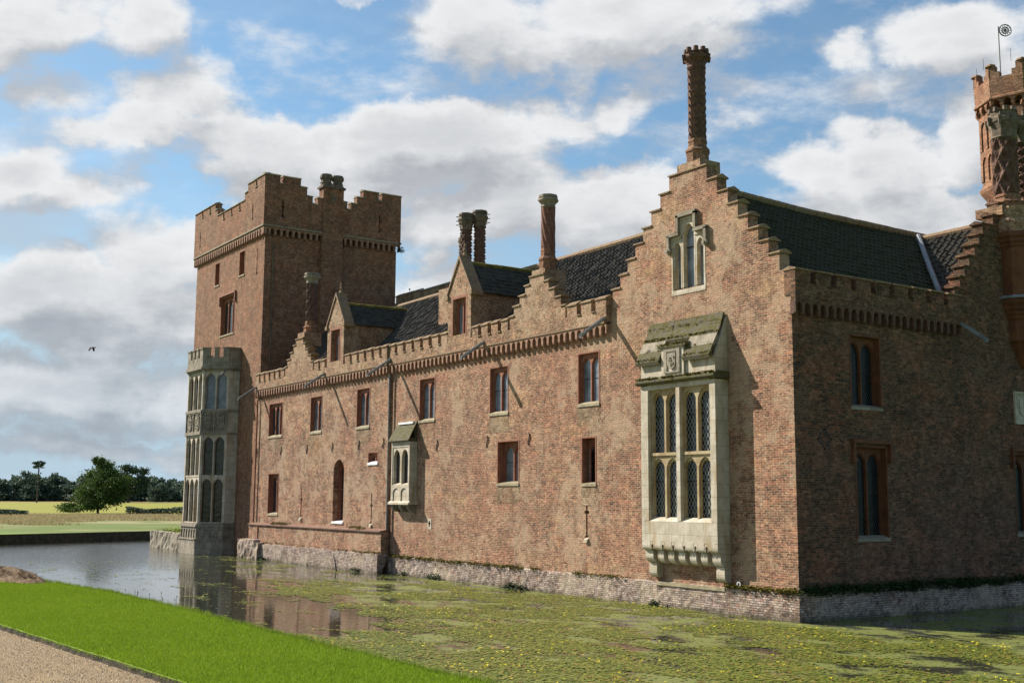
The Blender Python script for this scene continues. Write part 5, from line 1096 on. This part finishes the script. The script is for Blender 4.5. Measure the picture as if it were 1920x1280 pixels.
# ------------------------------------------------------------------ sky
AX = [Vector(v) for v in ((.5575, .8302, .0064), (.1076, -.0798, .991), (.8232, .5517, .134))]  # replaced below
yaw, pit, rol = rad(33.87), rad(7.726), rad(.366)
f = Vector((-math.cos(yaw) * math.cos(pit), math.sin(yaw) * math.cos(pit), math.sin(pit))); r = f.cross(Vector((0, 0, 1))).normalized(); u = r.cross(f)
rR = math.cos(rol) * r + math.sin(rol) * u; uR = -math.sin(rol) * r + math.cos(rol) * u
Wd = bpy.data.worlds.new('World'); S.world = Wd; Wd.use_nodes = True; Wd.node_tree.nodes.clear(); t = NT(Wd.node_tree)
sd = -SUN; sun_el = math.asin(sd.z); sun_az = math.atan2(sd.x, sd.y)
sky = t('ShaderNodeTexSky', sky_type='NISHITA'); sky.sun_disc = False; sky.sun_elevation = sun_el; sky.sun_rotation = sun_az; sky.air_density = 1.0; sky.dust_density = .6; sky.ozone_density = 1.6
# LOBES: px, py, rx, ry, weight of the photographed cloud banks, as angular offsets from a fixed compass direction
LOBES = [(40, 50, 150, 90, 1), (255, 70, 95, 90, .9), (100, 195, 120, 60, .65), (330, 195, 130, 85, 1.1), (260, 275, 190, 55, .9), (500, 275, 190, 80, 1.2), (700, 270, 130, 95, 1.15), (860, 290, 190, 85, 1.2), (960, 390, 130, 100, 1.1),
  (640, 340, 330, 50, 1), (860, 50, 150, 90, .9), (1000, 90, 190, 95, 1.15), (1230, 30, 290, 85, 1.25), (1390, 110, 110, 40, .7), (20, 340, 120, 70, 1), (120, 400, 150, 50, .8), (300, 490, 190, 75, 1.15), (60, 560, 260, 75, 1.2),
  (280, 610, 280, 85, 1.25), (120, 720, 420, 70, 1.1), (200, 810, 500, 30, .75), (1060, 230, 100, 45, .6), (1190, 205, 75, 40, .7), (1185, 375, 110, 70, 1.1), (1590, 105, 60, 45, .75), (1760, 60, 140, 75, 1), (1850, 170, 70, 60, .8),
  (1700, 300, 140, 75, 1.1), (1560, 350, 150, 60, 1.1), (1840, 260, 70, 110, 1.1), (1700, 400, 300, 50, 1.1), (1380, 240, 60, 25, .45), (800, 440, 140, 70, 1), (500, 5, 90, 18, .6), (690, 8, 90, 22, .8), (1120, 420, 150, 90, .9), (780, 560, 200, 60, 1)]
gt = bpy.data.node_groups.new('cloud_density', 'ShaderNodeTree'); gt.interface.new_socket('Dir', in_out='INPUT', socket_type='NodeSocketVector'); gt.interface.new_socket('Density', in_out='OUTPUT', socket_type='NodeSocketFloat'); gt.interface.new_socket('Fine', in_out='OUTPUT', socket_type='NodeSocketFloat')
g = NT(gt); gi = g('NodeGroupInput'); go = g('NodeGroupOutput'); Dn = gi.outputs[0]
a = g.math('MAXIMUM', g.vmath('DOT_PRODUCT', Dn, tuple(f)), .02)
n1 = g.noise(Dn, 5.5, 7, .56, out='Color'); wv = g.vmath('SCALE', g.vmath('SUBTRACT', n1, (.5, .5, .5)), scale=.13)
n1b = g.noise(Dn, 20, 5, .6, out='Color'); wv2 = g.vmath('SCALE', g.vmath('SUBTRACT', n1b, (.5, .5, .5)), scale=.045)
uu = g.math('DIVIDE', g.vmath('DOT_PRODUCT', Dn, tuple(rR)), a); vv = g.math('DIVIDE', g.vmath('DOT_PRODUCT', Dn, tuple(uR)), a)
q_ = g.vmath('ADD', g.vmath('ADD', g('ShaderNodeCombineXYZ', {0: uu, 1: vv, 2: 0.0}).outputs[0], wv), wv2)
acc = None
for (px, py, rx, ry, w_) in LOBES:
    d = g.vmath('MULTIPLY', g.vmath('SUBTRACT', q_, ((px - 960) / 2172, (640 - py) / 2172, 0)), (2172 / rx, 2172 / ry, 0))
    dd = g.math('MULTIPLY', g.math('MAXIMUM', g.math('SUBTRACT', 1.35, g.vmath('DOT_PRODUCT', d, d)), 0.0), w_ * .75)
    acc = dd if acc is None else g.math('SMOOTH_MAX', acc, dd, .25)
front = g.step(g.vmath('DOT_PRODUCT', Dn, tuple(f)), .75, .9)
sz = g('ShaderNodeSeparateXYZ', {0: Dn}).outputs[2]
flat = g.vmath('MULTIPLY', Dn, (1, 1, 2.4))
gen = g.math('MULTIPLY', g.math('SUBTRACT', g.noise(flat, 3.2, 5, .55), .60), 5.0)
acc = g.math('ADD', g.math('MULTIPLY', acc, front), g.math('MULTIPLY', gen, g.math('SUBTRACT', 1.0, front)))
fine = g.noise(flat, 8.0, 9, .6)
fine2 = g.noise(g.vmath('ADD', flat, g.vmath('SCALE', n1b, scale=.05)), 30, 6, .6)
den = g.math('ADD', acc, g.math('ADD', g.math('MULTIPLY', g.math('SUBTRACT', fine, .5), 2.5), g.math('MULTIPLY', g.math('SUBTRACT', fine2, .5), .35)))
g.set(go.inputs['Density'], den); g.set(go.inputs['Fine'], fine)
Dw = t('ShaderNodeTexCoord').outputs['Generated']
def dens(v): nd = t.n.new('ShaderNodeGroup'); nd.node_tree = gt; t.set(nd.inputs[0], v); return nd.outputs[0], nd.outputs[1]
d0, fn = dens(Dw); d1, _ = dens(t.vmath('ADD', Dw, tuple(uR * .035 - rR * .012)))
cov = t.step(d0, .0, .78); 
shade = t.step(t.math('SUBTRACT', d1, d0), -.55, .6)       # 0 at the lit top edge, 1 underneath
thick = t.step(d0, .6, 1.7)
sh = t.math('MULTIPLY', t.math('ADD', t.math('MULTIPLY', shade, .75), t.math('MULTIPLY', thick, .45)), 1.0, clamp=True)
sz = t('ShaderNodeSeparateXYZ', {0: Dw}).outputs[2]
low = t.step(sz, .02, .22, 1, 0)
lft = t.step(t.vmath('DOT_PRODUCT', Dw, tuple(rR)), -.42, -.2, 1, 0)
white = t.mix(low, (.86, .87, .88), (.70, .75, .80)); grey = t.mix(low, (.37, .395, .44), (.285, .35, .42))
cc_ = t.mix(sh, white, grey)
skyc = t.mix(1.0, sky.outputs[0], (.066,) * 3, 'MULTIPLY')
skyc = t.mix(1.0, skyc, (.80, 1.04, 1.08), 'MULTIPLY')
EXPO = .95
skyc = t.mix(t.step(sz, .0, .3, .92, 0), skyc, (.24, .33, .415))
cl = t.mix(1.0, cc_, (1 / 2 ** EXPO,) * 3, 'MULTIPLY')
fac = t.math('MULTIPLY', cov, t.step(sz, -.02, .01))
col_ = t.mix(fac, skyc, cl)
# thin veil
veil = t.math('MULTIPLY', t.step(t.noise(t.vmath('MULTIPLY', Dw, (1, 1, 3)), 4, 7, .6), .3, .7, .05, .6), t.math('ADD', t.math('MULTIPLY', lft, .7), .3))
bk = t('ShaderNodeBackground', {'Color': t.mix(veil, col_, cl), 'Strength': 1.0}); bk.inputs['Strength'].default_value = 1.0
wo = t('ShaderNodeOutputWorld'); t.l.new(bk.outputs[0], wo.inputs[0])
Wd.cycles.sampling_method = 'MANUAL'; Wd.cycles.sample_map_resolution = 512
# ------------------------------------------------------------------ sun, camera, render
sl = bpy.data.lights.new('sun', 'SUN'); sl.energy = 5.0; sl.angle = rad(.53); sl.color = (1, .93, .82)
so_ = bpy.data.objects.new('sun', sl); COL.objects.link(so_); so_.rotation_euler = SUN.to_track_quat('-Z', 'Y').to_euler(); so_.location = (-60, -40, 60)
cam = bpy.data.cameras.new('camera'); cam.sensor_width = 36; cam.lens = 36 * 2172.4 / 1920; cam.clip_end = 12000; cam.clip_start = .1
co = bpy.data.objects.new('camera', cam); COL.objects.link(co)
mw = Matrix(((rR.x, uR.x, -f.x, CAM.x), (rR.y, uR.y, -f.y, CAM.y), (rR.z, uR.z, -f.z, CAM.z), (0, 0, 0, 1))); co.matrix_world = mw
S.camera = co
S.view_settings.view_transform = 'Standard'; S.view_settings.look = 'None'; S.view_settings.exposure = EXPO; S.view_settings.gamma = 1
S.cycles.max_bounces = 5; S.cycles.diffuse_bounces = 3; S.cycles.glossy_bounces = 3; S.cycles.transparent_max_bounces = 4
